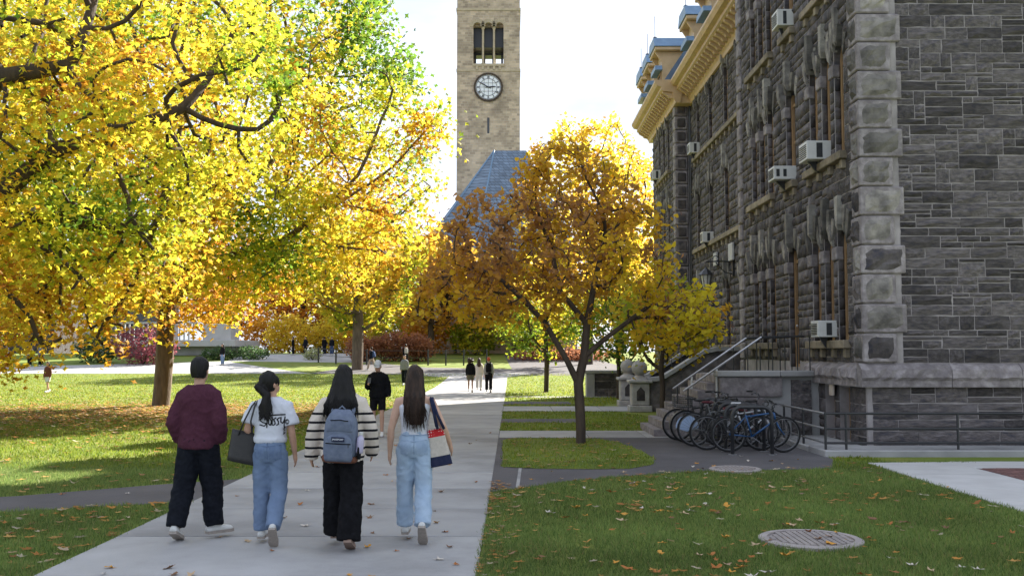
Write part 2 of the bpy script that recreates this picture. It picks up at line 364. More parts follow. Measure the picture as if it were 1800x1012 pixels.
def random_ashlar(u0, u1, v0, v1, seed, hh=(.12, .16, .2, .24, .28), ww=(.24, .9)):
    """skyline packing: stones of mixed height that jump courses"""
    rs = random.Random(seed); sk = [[u0, u1, v0]]; out = []
    while True:
        i = min(range(len(sk)), key=lambda k: (sk[k][2], sk[k][0])); a, b, v = sk[i]
        if v >= v1-.06: break
        wd = b-a; h = rs.choice(hh)
        near = [q[2]-v for j, q in enumerate(sk) if abs(j-i) == 1 and .08 < q[2]-v < .34]
        if near and rs.random() < .55: h = near[0]
        h = v1-v if v1-v < h+.1 else h
        w_ = rs.uniform(*ww)*(.75 if h < .2 else 1)
        if wd-w_ < .2: w_ = wd
        out.append((a, v, w_, h))
        new = [[a, a+w_, v+h]]+([[a+w_, b, v]] if w_ < wd-1e-6 else [])
        sk[i:i+1] = new
        m = [sk[0]]
        for q in sk[1:]:
            if abs(q[2]-m[-1][2]) < .005: m[-1][1] = q[1]; m[-1][2] = max(q[2], m[-1][2]) if False else m[-1][2]
            else: m.append(q)
        sk = m
    return out
def place_stones(lst, side, plane, parent, nobj, key, seed=1, gap=J):
    """side 'S': wall facing -X at x=plane, u along +Y.  'F': wall facing -Y at y=plane, u along +X. nearest nobj are single objects, the rest joined"""
    rs = random.Random(seed); lst = sorted(lst, key=key); AV = []; AF3 = []; AF4 = []; r4 = []; n = 0
    for q, (u, v, wd, h) in enumerate(lst):
        wd -= gap; h -= gap
        if wd < .03 or h < .03: continue
        k = rs.randrange(len(TPL))
        if q < nobj:
            o = link('stone', TPLM[k], parent)
            if side == 'F': o.location = (u+gap/2-X0, plane-Y0, v+gap/2); o.scale = (wd, 1, h)
            else: o.location = (plane-X0, u+wd+gap/2-Y0, v+gap/2); o.rotation_euler = (0, 0, R(-90)); o.scale = (wd, 1, h)
        else:
            V, fs = TPL[k]; P = np.empty_like(V)
            if side == 'F': P[:, 0] = u+gap/2+V[:, 0]*wd-X0; P[:, 1] = plane-Y0+V[:, 1]
            else: P[:, 0] = plane-X0+V[:, 1]; P[:, 1] = u+wd+gap/2-V[:, 0]*wd-Y0
            P[:, 2] = v+gap/2+V[:, 2]*h
            AV.append(P); AF4 += [[i+n for i in f] for f in fs]; r4 += [rs.random()]*len(fs); n += len(P)
    if AV:
        o = link('rubble_stones', fast_mesh('rubble_stones', np.concatenate(AV), np.array(AF4), M['stone'], rnd=r4), parent); o['kind'] = 'stuff'
def wall_with_holes(mb, side, plane, th, u0, u1, v0, v1, ops):
    us = sorted({u0, u1, *[o[0] for o in ops], *[o[1] for o in ops]}); us = [u for u in us if u0 <= u <= u1]
    for a, b in zip(us[:-1], us[1:]):
        vs = [(v0, v1)]
        for o in ops:
            if o[0] < b-1e-6 and o[1] > a+1e-6:
                n = []
                for p, q in vs:
                    if o[3] <= p or o[2] >= q: n.append((p, q)); continue
                    if o[2] > p: n.append((p, o[2]))
                    if o[3] < q: n.append((o[3], q))
                vs = n
        for p, q in vs:
            if side == 'F': mb.box(a, b, plane, plane+th, p, q)
            else: mb.box(plane, plane+th, a, b, p, q)
def arch_pts(wd, rise, n=7):
    """pointed-ish round arch outline from (0,0) up to crown and down to (wd,0)"""
    return [(wd/2-wd/2*math.cos(math.pi*i/n), rise*math.sin(math.pi*i/n)**.85) for i in range(n+1)]
def vous_mesh(k, pr, wtop, wbot, m, tipz):
    rs = random.Random(50+k); tip = rs.uniform(-.03, .03)
    P = [(tip, 0), (wbot, tipz+rs.uniform(-.03, .04)), (wtop, 1-rs.uniform(0, .05)), (-wtop, 1-rs.uniform(0, .05)), (-wbot, tipz+rs.uniform(-.03, .04))]; n = 5
    vs = [(p_[0], -pr*(.62 if p_[1] < .01 else 1-.12*rs.random()), p_[1]) for p_ in P]+[(p_[0], .1, p_[1]) for p_ in P]
    return MB().add(vs, [(0, 1, 4), (1, 2, 3), (1, 3, 4)]+[(i, i+n, (i+1) % n+n, (i+1) % n) for i in range(n)]).mesh('voussoir', m)
key_me = [vous_mesh(k, .1+.03*k, .085+.01*(k % 2), .07, M['vous_light'] if k % 2 else M['vous'], .1+.06*(k % 3)) for k in range(4)]
vous_me = [vous_mesh(10+k, .07+.012*k, .085, .06, M['vous'], .3) for k in range(8)]
NW = [0]
def lancet(side, plane, u0, wd, z0, z1, rise=.42, detail=True, door=False, gap_v=None, vl=.72):
    """one round headed window in an opening: spandrel fill, jamb blocks, timber frame, panes, voussoirs"""
    sp = z1-rise; D = .2; NW[0] += 1
    def W(u, n, z):   # n = depth into the wall
        return (u, plane+n, z) if side == 'F' else (plane+n, u, z)
    # spandrel either side of the arch head
    mb = MB(); ap = arch_pts(wd, rise)
    for (a, b) in zip(ap[:-1], ap[1:]):
        poly = [a, b, (b[0], rise), (a[0], rise)]
        vs = [W(u0+p[0], .002, sp+p[1]) for p in poly]+[W(u0+p[0], D+.1, sp+p[1]) for p in poly]
        mb.add(vs, [(0,1,2,3),(7,6,5,4),(0,4,5,1),(1,5,6,2),(2,6,7,3),(3,7,4,0)])
    hb(mb, 'arch_head', M['stone'])
    # frame
    fr = MB(); t = .075
    def bx(a, b, n0, n1, c, d):
        p = W(a, n0, c); q = W(b, n1, d); fr.box(min(p[0], q[0]), max(p[0], q[0]), min(p[1], q[1]), max(p[1], q[1]), min(p[2], q[2]), max(p[2], q[2]))
    bx(u0+.004, u0+t, D-.06, D+.04, z0, z1-.06); bx(u0+wd-t-.03, u0+wd-.004, D-.07, D+.04, z0, z1-.06)
    bx(u0+t, u0+wd-t, D-.09, D+.04, z0, z0+t); mid = z0+(sp-z0)*.52
    bx(u0+t, u0+wd-t, D-.04, D+.03, mid, mid+.06); bx(u0+t, u0+wd-t, D-.05, D+.03, sp-.03, sp+.04)
    if door: bx(u0+wd/2-.04, u0+wd/2+.04, D-.05, D+.03, z0+t, sp-.03)
    f = hb(fr, 'door' if door else 'window', M['wood'])
    for (a, b) in ((z0+t, mid), (mid+.06, sp-.03), (sp+.04, z1)):
        g = MB(); p = W(u0+t, D-.012, a); q = W(u0+wd-t, D, b); g.box(min(p[0], q[0]), max(p[0], q[0]), min(p[1], q[1]), max(p[1], q[1]), a, b); hb(g, 'pane', M['glass'], f)
    if door: 
        g = MB(); p = W(u0+wd/2+.08, D-.11, z0+1.0); g.ball(p, .035, 8); hb(g, 'handle', M['steel'], f)
    # one proud keystone and shorter pointed voussoirs fanning round the head
    nv = 5
    for i in range(nv):
        q = (i-2)/2; key = i == 2; cu = u0+wd/2+q*(wd/2+.1); cz = sp+rise*math.sqrt(max(0, 1-min(1, abs(q)*.92)**2))-.1-.04*abs(q)
        o = link('keystone' if key else 'voussoir', key_me[NW[0] % 4] if key else vous_me[(i*5+NW[0]*3) % 8], HALL); ang = q*.34+random.uniform(-.05, .05)
        ln = vl*random.uniform(1.0, 1.2) if key else vl*random.uniform(.62, 1.0)
        p = W(cu, -.003*(i % 3), cz); o.location = (p[0]-X0, p[1]-Y0, p[2]); wsc = 1.0 if key else (wd+.2)/nv/.17*1.15
        if side == 'F': o.rotation_euler = (0, ang, 0)
        else: o.rotation_euler = (Matrix.Rotation(R(-90), 3, 'Z') @ Matrix.Rotation(-ang, 3, 'Y')).to_euler()
        o.scale = (wsc, 1 if key else random.uniform(.5, 1.1), ln)
def jamb(side, plane, u, z0, z1, seed, cap=True):
    """stack of quarry-faced blocks on the jamb that faces the camera (plane at u, facing -u)"""
    rs = random.Random(seed); z = z0; V = []; Fq = []; rr = []; n = 0
    while z < z1-.03:
        h = min(rs.uniform(.2, .36), z1-z); Vt, fs = TPL[rs.randrange(18)]; P = np.empty_like(Vt)
        P[:, 0] = plane-X0+.01+Vt[:, 0]*.115; P[:, 1] = u-Y0-.006+Vt[:, 1]*.4; P[:, 1] = np.minimum(P[:, 1], u-Y0+.02); P[:, 2] = z+.006+Vt[:, 2]*(h-.012)
        V.append(P); Fq += [[i+n for i in f] for f in fs]; rr += [rs.random()]*len(fs); n += len(P); z += h
    link('jamb_stones', fast_mesh('jamb_stones', np.concatenate(V), np.array(Fq), M['stone'], rnd=rr), HALL)['kind'] = 'stuff'
    if cap: hb(MB().cham(plane-.05, plane+.12, u-.035, u+.28, z1-.28, z1, .02), 'capital', M['quoin'])
def sill(side, plane, u0, u1, z):
    hb(MB().cham(plane-.17, plane+.3, u0, u1, z-.17, z, .015), 'sill', M['sill'])
    n = max(2, int((u1-u0)/.7)+1)
    for k in range(n):
        u = u0+.08+(u1-u0-.32)*k/(n-1); hb(MB().cham(plane-.1, plane, u, u+.16, z-.36, z-.172, .01), 'corbel', M['sill'])
FL = [(2.16, 4.55), (6.05, 8.45), (9.8, 12.2)]
# --- near pavilion, side wall (faces the path)
YE = 29.7; ZT = 14.6
opsN = []; wins = []
for fi, (a, b) in enumerate(FL):
    for s in (20.35, 21.23, 22.11, 25.9, 26.78, 27.66): wins.append((s, .58, a, b, False))
    wins.append((23.85, .82, a if fi else 1.55, b, fi == 0))
for (s, wd, a, b, d) in wins: opsN.append((s, s+wd, a, b))
base_ops = [(20.35, 21.0, .1, 1.2), (21.3, 21.95, .1, 1.2)]
mb = MB(); wall_with_holes(mb, 'S', X0, .5, Y0+.01, YE, -.3, ZT, opsN+base_ops)
WS = hb(mb, 'side_wall', M['mortar'])
for (s, wd, a, b, d) in wins:
    lancet('S', X0, s, wd, a, b, door=d)
    if s > 20: jamb('S', X0, s+wd, a, b-.42, int(s*100+a*7), cap=True)
for i, (s, e, a, b) in enumerate(base_ops):
    f = MB(); f.box(X0+.2, X0+.28, s, s+.09, a, b); f.box(X0+.2, X0+.28, e-.09, e, a, b); f.box(X0+.2, X0+.28, s+.09, e-.09, b-.08, b); f.box(X0+.2, X0+.28, s+.09, e-.09, .6, .66)
    f = hb(f, 'window', M['wood']); hb(MB().box(X0+.23, X0+.25, s+.09, e-.09, a, b-.08), 'pane', M['glass'], f)
for (a, b) in FL:
    sill('S', X0, 20.2, 22.85, a); sill('S', X0, 25.75, 28.4, a)
    if a > 3: sill('S', X0, 23.7, 24.8, a)
blk = []
for (s, wd, a, b, d) in wins: blk.append((s-.02, s+wd+.02, a-.17, b+.1))
lowS = ashlar(Y0+.05, YE-.3, 0, 1.24, base_ops, [.26, .3, .34], (.4, .8), 3)
lst = ashlar(Y0+.5, YE-.32, 1.7, ZT, blk, [.17, .2, .24, .28, .32], (.24, .62), 5)
place_stones(lowS+lst, 'S', X0, WS, 50, lambda t: t[0]*1.0+(100 if t[1] > 8.6 else 0), 8)
# --- near pavilion, front wall (faces the camera)
XR = 14.0
mb = MB(); mb.box(X0+.01, XR, Y0, Y0+.5, -.3, ZT); WF = hb(mb, 'front_wall', M['mortar'])
fl = ashlar(X0+.1, XR, .1, 1.24, [], [.24, .3, .36], (.45, 1.25), 12, .3)
fu = random_ashlar(X0+.72, XR, 1.7, ZT, 14)
place_stones(fl+fu, 'F', Y0, WF, 250, lambda t: (t[0]-X0)+(100 if t[1] > 8.7 or t[0] > 10.2 else 0), 9)
# belt course
bp = [(-.16, 1.24), (-.16, 1.36), (-.2, 1.42), (-.17, 1.58), (-.08, 1.66), (.0, 1.7), (.1, 1.7), (.1, 1.24)]
def belt_piece(u0, u1, side, seed):
    rs = random.Random(seed); n = max(3, int((u1-u0)/.12)); V = []; f = []; m = len(bp)
    for i in range(n+1):
        u = u0+(u1-u0)*i/n
        for j, (d, z) in enumerate(bp):
            dd = d+(rs.uniform(-.035, .03) if 1 < j < 4 and 0 < i < n else 0); zz = z+(rs.uniform(-.015, .015) if 2 <= j <= 3 else 0)
            V.append((u, Y0+dd, zz) if side == 'F' else (X0+dd, u, zz))
        if i: f += [((i-1)*m+j, i*m+j, i*m+(j+1) % m, (i-1)*m+(j+1) % m) for j in range(m)]
    f += [tuple(range(m)), tuple(n*m+j for j in range(m))]
    return hb(MB().add(V, f), 'belt_stone', M['quoin'])
u = X0-.15
for k, wd in enumerate((1.75, 1.35, 1.6, 1.5, 1.2)): belt_piece(u, u+wd-.012, 'F', 30+k); u += wd
u = Y0+.105
for k in range(3): belt_piece(u, u+1.15-.012, 'S', 40+k); u += 1.16
# quoins
def quoin(z, h, lf, ls, k, ref=(X0, Y0)):
    rs = random.Random(900+k); p = .07; x, y = ref; g = .012
    m = MB().cham(x-p, x+lf, y-p, y+ls, z+g, z+h-g, .022); o = hb(m, 'quoin', M['quoin'])
    # rough raised panels with a flat drafted margin
    for side, ln in (('F', lf+p), ('S', ls+p)):
        nu, nv = 6, 5; V = []; f = []
        for j in range(nv):
            for i in range(nu):
                e = i in (0, nu-1) or j in (0, nv-1); d = -.004 if e else rs.uniform(.015, .075)
                a = .075+(ln-.15)*i/(nu-1)+rs.uniform(-.025, .025); b = .075+(h-.15)*j/(nv-1)+rs.uniform(-.02, .02)
                V.append((x-p+a, y-p-d, z+b) if side == 'F' else (x-p-d, y-p+a, z+b))
        for j in range(nv-1):
            for i in range(nu-1): q = j*nu+i; f.append((q, q+1, q+nu+1, q+nu))
        hb(MB().add(V, f), 'rock_face', M['stone'] if rs.random() < .22 else M['vous'], o)
z = 1.705; k = 0
while z < ZT-.3:
    h = .575; quoin(z, h, .80 if k % 2 else .60, .42 if k % 2 else .5, k); z += h; k += 1
# far edge quoins of the near pavilion
z = 1.2; k = 0
while z < 13:
    h = .5; hb(MB().cham(X0-.09, X0+.3, YE-.45 if k % 2 else YE-.3, YE+.04, z+.012, z+h-.012, .04), 'quoin', M['quoin']); z += h; k += 1
# pavilion top: parapet course and low roof
hb(MB().box(X0-.25, XR+.2, Y0-.25, YE+.2, ZT, ZT+.5), 'parapet', M['cornice'])
hb(MB().add([(X0, Y0, ZT+.5), (XR, Y0, ZT+.5), (XR, YE, ZT+.5), (X0, YE, ZT+.5), (X0+2.5, Y0+3, ZT+1.6), (XR, Y0+3, ZT+1.6), (XR, YE-3, ZT+1.6), (X0+2.5, YE-3, ZT+1.6)],
   [(0,1,5,4),(1,2,6,5),(2,3,7,6),(3,0,4,7),(4,5,6,7)]), 'pavilion_roof', M['slate'])
hb(MB().box(X0+.5, XR, YE-.5, YE-.02, 0, ZT), 'return_wall', M['stone'])
# --- recessed middle section and far pavilion
X1, YF, YEND, ZC = 7.52, 41.4, 48.0, 12.2
def plain_section(name, plane, u0, u1, groups, seed, extra=()):
    ops = []
    for fi, (a, b) in enumerate(FL):
        for (s, wd) in groups: ops.append((s, s+wd, a, b-.05 if fi == 2 else b))
    m = MB(); wall_with_holes(m, 'S', plane, .5, u0, u1, -.3, ZC, ops); wl = hb(m, name, M['mortar'])
    for o in ops: lancet('S', plane, o[0], o[1]-o[0], o[2], o[3], detail=False); jamb('S', plane, o[1], o[2], o[3]-.42, int(o[0]*100+o[2]*9), cap=False)
    place_stones(ashlar(u0+.05, u1-.05, .05, ZC, [(o[0]-.02, o[1]+.02, o[2]-.17, o[3]+.1) for o in ops], [.22, .28, .34], (.3, .75), seed), 'S', plane, wl, 0, lambda t: t[0], seed)
    for (a, b) in FL: sill('S', plane, groups[0][0]-.3, groups[-1][0]+groups[-1][1]+.3, a)
    return wl
plain_section('middle_wall', X1, YE, YF, [(31.6, .7), (34.2, .7), (36.9, .7), (39.4, .7)], 61)
plain_section('far_pavilion_wall', X0, YF, YEND, [(43.0, .6), (44.3, .6), (45.6, .6)], 62)
hb(MB().box(X0+.01, X1+.6, YF, YF+.4, 0, ZC), 'return_wall', M['mortar'])
z = .3; k = 0
while z < 11.9:
    hb(MB().cham(X0-.06, X0+.5, YF-.07, YF+.4, z+.012, z+.563, .04), 'quoin', M['quoin']); hb(MB().cham(X0+.06, X0+.4, YF-.11, YF-.06, z+.1, z+.47, .03), 'rock_face', M['stone']); z += .575
hb(MB().tube([(X0+.6, YF-.1, 0), (X0+.6, YF-.1, 12.3)], .07, 8), 'downpipe', M['black_metal'])
hb(MB().box(X0, XR, YEND-.4, YEND, 0, ZC), 'end_wall', M['stone'])
# cornice
def cornice(plane, u0, u1, z0=ZC, brk=.46, ends=True):
    p = [(.1, z0), (-.1, z0), (-.14, z0+.12), (-.2, z0+.2), (-.22, z0+.45), (-.62, z0+.5), (-.7, z0+.55), (-.7, z0+.68), (-.86, z0+.72), (-.95, z0+.86), (-.95, z0+.95), (.3, z0+1.0)]
    m = MB(); m.prism([(plane+d, z) for d, z in p], 'y', u0, u1); c = hb(m, 'cornice', M['cornice'])
    bm_ = MB().prism([(-.2, 0), (-.36, .03), (-.42, .12), (-.5, .16), (-.62, .24), (-.62, .3), (-.2, .3)], 'y', 0, .17).mesh('bracket', M['cornice'])
    n = int((u1-u0)/brk)
    for i in range(n):
        o = link('bracket', bm_, c); o.location = (plane-X0, u0-Y0+.1+i*(u1-u0-.3)/max(1, n-1), z0+.2)
    return c
cornice(X1, YE+.02, YF-.02)
cornice(X0, YF-.75, YEND+.7)
hb(MB().prism([(X0+.02, 0), (X1+.3, 0), (X1+.3, 1), (X0+.02, 1)], 'z', 0, 0.001) if False else MB().box(X0+.1, X1+.3, YF-.7, YF-.02, ZC+.001, ZC+.6), 'cornice_return', M['cornice'])
# mansard roof
def mansard(plane, u0, u1):
    hb(MB().prism([(plane-.55, ZC+1.0), (plane+1.0, ZC+3.3), (plane+5, ZC+3.6), (plane+6, ZC+1.0)], 'y', u0, u1), 'mansard_roof', M['slate'])
    hb(MB().prism([(plane+.9, ZC+3.28), (plane+.86, ZC+3.45), (plane+1.3, ZC+3.5), (plane+1.3, ZC+3.3)], 'y', u0, u1), 'roof_kerb', M['metal_roof'])
mansard(X1, YE+.05, YF-.3); mansard(X0, YF-.25, YEND)
def dormer(plane, y):
    d = empty('dormer', (plane-.45-X0, y-Y0, ZC+1.0)); d.parent = HALL
    MB().box(0, 1.3, -.6, .6, 0, 1.55).build('cheek', M['cornice'], d)
    MB().cham(-.32, 1.5, -.85, .85, 1.56, 1.72, .03).build('dormer_eave', M['cornice'], d)
    MB().prism([(-.9, 1.725), (.9, 1.725), (.62, 2.15), (-.62, 2.15)], 'x', -.36, 1.6).build('dormer_roof', M['metal_roof'], d)
    MB().prism([(-.7, .75), (.7, .75), (.62, .95), (-.62, .95)], 'x', -.3, 0).build('dormer_hood', M['metal_roof'], d)
    f = MB(); f.box(-.05, -.003, -.45, -.37, .05, .72); f.box(-.05, -.003, .37, .45, .05, .72); f.box(-.05, -.003, -.37, .37, .64, .72); f.build('dormer_frame', M['wood'], d)
    MB().box(-.02, -.002, -.37, .37, .05, .64).build('pane', M['glass'], d)
    for s in (-.6, .5): MB().prism([(0, 1.1), (-.26, 1.5), (-.26, 1.556), (0, 1.556)], 'y', s, s+.1).build('bracket', M['cornice'], d)
    MB().lathe([(.09, 2.15), (.06, 2.3), (.1, 2.35), (.0, 2.42)], (-.2, 0, 0), 8).build('finial', M['black_metal'], d)
    MB().tube([(-.2, 0, 2.4), (-.2, 0, 3.3)], .012, 5).build('lightning_rod', M['black_metal'], d)
for y in (31.5, 35.2, 38.6): dormer(X1, y)
for y in (42.6, 45.0, 47.2): dormer(X0, y)

# --- things on the hall
def ac_unit(y, z, plane, wd, h, d, label, two=False):
    a = empty('air_conditioner', (plane, y, z), 0, label, 'air conditioner', 'window air conditioners on the stone hall')
    bevel(MB().box(-d, .25, -wd/2, wd/2, .03, h).build('casing', M['ac'], a), .015)
    g = MB()
    for k in range(7): g.box(-d-.008, -d+.004, -wd/2+.05, wd/2-.05, .08+k*(h-.13)/7, .08+k*(h-.13)/7+.022)
    g.build('rear_grille', M['ac_dark'], a)
    if two:
        for s in (-d+.06, -d/2+.03): MB().box(s, s+d/2-.12, -wd/2-.006, -wd/2+.004, .1, h-.08).build('side_vent', M['ac_dark'], a)
    else: MB().box(-d*.42, -.02, -wd/2-.006, -wd/2+.004, .07, h-.05).build('side_vent', M['ac_dark'], a)
    MB().prism([(-d+.1, .028), (-.05, .028), (-.02, -.22), (-.06, -.22)], 'y', -.03, .03).build('support_bracket', M['black_metal'], a)
ac_unit(21.75, 6.07, X0-.1, .62, .44, .36, 'large white air conditioner on the upper triple window nearest the corner quoins')
ac_unit(24.3, 6.08, X0-.1, .55, .36, .4, 'white air conditioner with two square vents in single arched upper window', True)
ac_unit(24.3, 9.9, X0-.1, .52, .44, .25, 'white air conditioner highest up on the wall, near the top edge')
ac_unit(21.3, 2.2, X0-.1, .5, .38, .32, 'white air conditioner on the ground floor window right above the belt course')
ac_unit(39.75, 9.85, X1-.1, .55, .45, .3, 'small white air conditioner beside the dark downpipe')
ac_unit(37.25, 5.98, X1-.1, .5, .42, .3, 'small white air conditioner over the wall lantern')
ac_unit(45.9, 9.85, X0-.1, .6, .45, .3, 'white air conditioner on the distant wing beside the yellow treetop')
for (y, z, s, lab) in ((33.6, 5.0, .62, 'square white plaque on the stone wall above the lantern bracket'), (36.2, 5.05, .5, 'smaller white plaque on the wall behind the lantern')):
    p = MB().cham(X1-.13, X1-.05, y-s/2, y+s/2, z, z+s*.95, .01).build('wall_plaque', M['conc_white']); tag(p, lab, 'plaque')
wl = empty('wall_lantern', (X1-.02, 33.5, 4.95), 0, 'black hanging lantern on scrolled bracket fixed to the stone wall', 'lantern')
b = MB(); b.tube([(-.05, 0, 0), (-.5, 0, .02), (-.95, 0, .0)], .025, 6); b.tube([(-.05, 0, -.42), (-.3, 0, -.36), (-.5, 0, -.18), (-.62, 0, -.02)], .018, 6)
b.tube([(-.62+.09*math.cos(t), 0, .11+.09*math.sin(t)) for t in np.linspace(-1.5, 3.6, 12)], .014, 5); b.box(-.07, -.0, -.06, .06, -.5, .12); b.tube([(-.95, 0, 0), (-.95, 0, -.2)], .014, 5)
b.build('bracket', M['black_metal'], wl)
MB().lathe([(.03, -.18), (.06, -.24), (.14, -.3), (.25, -.42), (.27, -.45), (.2, -.455)], (-.95, 0, 0), 8).build('lantern_cap', M['black_metal'], wl)
M['lamp_glass'] = mat('frosted_lamp_glass', (.55,.55,.52), .3, (.5,.5,.48), 5)
MB().lathe([(.19, -.46), (.11, -.86), (.05, -.88)], (-.95, 0, 0), 8).build('lamp_glass', M['lamp_glass'], wl)
c = MB()
for k in range(8): a = 2*math.pi*k/8; c.tube([(-.95+.195*math.cos(a), .195*math.sin(a), -.45), (-.95+.115*math.cos(a), .115*math.sin(a), -.87)], .012, 4)
c.lathe([(.12, -.86), (.12, -.89), (.04, -.93), (.03, -.99), (.0, -1.0)], (-.95, 0, 0), 8); c.build('lamp_cage', M['black_metal'], wl)
M['paper'] = mat('faded_paper_notice', (.52,.47,.42), .7, (.48,.38,.30), 6)
tag(MB().cham(X0-.13, X0-.09, 21.05, 21.3, 1.0, 1.24, .006).build('paper_notice', M['paper']), 'small faded notice board under the stone belt course by the basement window', 'notice')

# --- near entrance stair and landing
st = empty('entrance_stair', (4.6, 22.2, 0), 0, 'stone landing and steps with sloping steel handrails behind the bicycles', 'stairs')
def sb(mb, name, m, par=None): mb.v = [(v[0]-4.6, v[1]-22.2, v[2]) for v in mb.v]; return mb.build(name, m, par or st)
core = sb(MB().box(4.75, X0-.02, 22.34, 25.2, 0, 1.4), 'landing', M['conc'])
wlst = ashlar(4.62+1.6, X0-.2, .05, 1.3, [], [.3, .34], (.45, .95), 71, .1)
for (u, v, wd, h) in wlst:
    o = link('stone', TPLM[random.randrange(18)], core); o.location = (u+.006-4.6, 22.3-22.2, v+.006); o.scale = (wd-.012, 1, h-.012)
for (x0, x1, z0, z1) in ((4.62, 6.0, .93, 1.36), (4.62, 5.6, .48, .92), (4.62, 6.1, .0, .47)): sb(MB().cham(x0, x1, 22.2, 22.34, z0, z1-.008, .008), 'ashlar_block', M['quoin'])
sb(MB().cham(4.55, 5.95, 22.12, 22.6, 1.37, 1.5, .02), 'coping', M['conc']); sb(MB().cham(5.96, X0-.18, 22.12, 22.6, 1.37, 1.5, .02), 'coping', M['conc'])
for k in range(8): sb(MB().box(3.2+k*.2, 4.75, 22.62, 25.0, .175*k if k else 0, .175*(k+1)-.01), 'step', M['quoin'])
def rail(pts, m, r=.022, name='handrail'): sb(MB().tube(pts, r, 8), name, m)
for (yy, dx) in ((22.45, .0), (23.9, .0)):
    rail([(3.85+dx, yy, 1.04), (5.62+dx, yy, 2.25)], M['steel']); rail([(5.62+dx, yy, 2.25), (X0-.3, yy, 2.27)], M['black_metal'])
    for q in range(6):
        xx = 5.3+q*.28; sb(MB().tube([(xx, yy, 1.45), (xx, yy, 2.26 if xx > 5.6 else 2.04)], .014, 6), 'baluster', M['black_metal'])
    sb(MB().tube([(4.6 if yy < 23 else 4.3, yy, .2), (4.6 if yy < 23 else 4.3, yy, 1.53 if yy < 23 else 1.33)], .028, 8), 'newel_post', M['ac'])
    sb(MB().tube([(3.95, yy, 0.05), (3.95, yy, 1.1)], .018, 6), 'newel_post', M['black_metal'])
# --- main stair with ball pillars
ms = empty('ball_pillar_stair', (4.5, 34, 0), 0, 'wide stone stair with curved cheek walls and ball-topped pillars', 'stairs')
def mbd(mb, name, m, par=None, smooth=False): mb.v = [(v[0]-4.5, v[1]-34, v[2]) for v in mb.v]; return mb.build(name, m, par or ms, smooth)
for k in range(9): mbd(MB().box(4.4+k*.3, X1-.02, 32.5, 35.4, .17*k if k else 0, .17*(k+1)-.008), 'step', M['conc'])
prof = [(4.35, .95), (4.8, 1.0), (5.3, 1.3), (5.8, 1.62), (6.2, 1.86), (6.6, 1.94), (7.5, 1.95)]
for yy in (32.1, 35.42):
    mbd(MB().prism([(4.35, 0)]+prof+[(7.5, 0)], 'y', yy, yy+.36), 'cheek_wall', M['stone'])
    V = []; f = []; n = len(prof)
    for (x, z) in prof:
        V += [(x, yy-.1, z+.002), (x, yy+.46, z+.002), (x, yy+.46, z+.13), (x, yy-.1, z+.13)]
    for i in range(n-1):
        for j in range(4): f.append((i*4+j, i*4+(j+1) % 4, (i+1)*4+(j+1) % 4, (i+1)*4+j))
    f += [(0, 1, 2, 3), (n*4-1, n*4-2, n*4-3, n*4-4)]
    mbd(MB().add(V, f), 'cheek_coping', M['conc'])
    cx, cy = 4.12, yy+.18
    p = mbd(MB().cham(cx-.36, cx+.36, cy-.36, cy+.36, 0, .2, .02), 'pillar', M['pale_stone'])
    mbd(MB().cham(cx-.29, cx+.29, cy-.29, cy+.29, .201, .92, .03), 'pillar_shaft', M['pale_stone'], None)
    mbd(MB().prism([(cx-.13, .36), (cx+.13, .36), (cx+.13, .66), (cx, .8), (cx-.13, .66)], 'y', cy-.305, cy-.26), 'pillar_panel', M['stone'])
    mbd(MB().cham(cx-.38, cx+.38, cy-.38, cy+.38, .921, 1.02, .025), 'pillar_cap', M['pale_stone'])
    mbd(MB().lathe([(.3, 1.021), (.24, 1.08), (.16, 1.13), (.15, 1.17)], (cx, cy, 0), 16), 'ball_base', M['pale_stone'])
    mbd(MB().ball((cx, cy, 1.4), .255, 20), 'ball_finial', M['pale_stone'], None, True)
for yy in (33.0, 35.0):
    mbd(MB().tube([(4.9, yy, 1.45), (6.3, yy, 2.5), (7.4, yy, 2.52)], .022, 6), 'handrail', M['black_metal'])
    for xx in (4.9, 5.6, 6.3, 6.6, 6.9, 7.2): mbd(MB().tube([(xx, yy, .3), (xx, yy, 1.45 if xx < 5 else (1.98 if xx < 6 else 2.5))], .014, 5), 'baluster', M['black_metal'])
# low retaining wall beyond
rwl = empty('retaining_wall', (3.2, 43, 0), 0, 'low dark stone wall with pale end block behind the young trees', 'wall')
mb_ = MB().box(.35, 3.6, 0, .5, 0, .98).build('wall_core', M['mortar'], rwl)
for (u, v, wd, h) in ashlar(.36, 3.6, .02, .98, [], [.3, .33], (.5, .9), 77, .1):
    o = link('stone', TPLM[random.randrange(18)], mb_); o.location = (u+.006, -.0, v+.006); o.scale = (wd-.012, 1, h-.012)
MB().cham(0, .36, -.1, .6, 0, .99, .02).build('end_block', M['conc'], rwl); MB().cham(-.08, 3.6, -.18, .68, .992, 1.12, .02).build('coping', M['conc'], rwl)
# --- areaway railing
ra = empty('pipe_railing', (5.8, 18.55, 0), 0, 'low black three-bar pipe railing round the base of the stone hall', 'railing')
for zz in (.24, .5, .78):
    MB().tube([(0, 4.3, zz), (0, .02, zz)], .022, 8).build('rail_bar', M['steel'], ra)
    MB().tube([(0, 0, zz), (8, 0, zz)], .024, 8).build('rail_bar', M['black_metal'], ra)
for (x, y) in ((0, 0), (0, 1.4), (0, 2.8), (0, 4.3), (.38, 0), (2.45, 0), (4.6, 0), (6.6, 0)):
    MB().tube([(x, y, .05), (x, y, .8)], .024, 8).build('rail_post', M['black_metal'], ra)
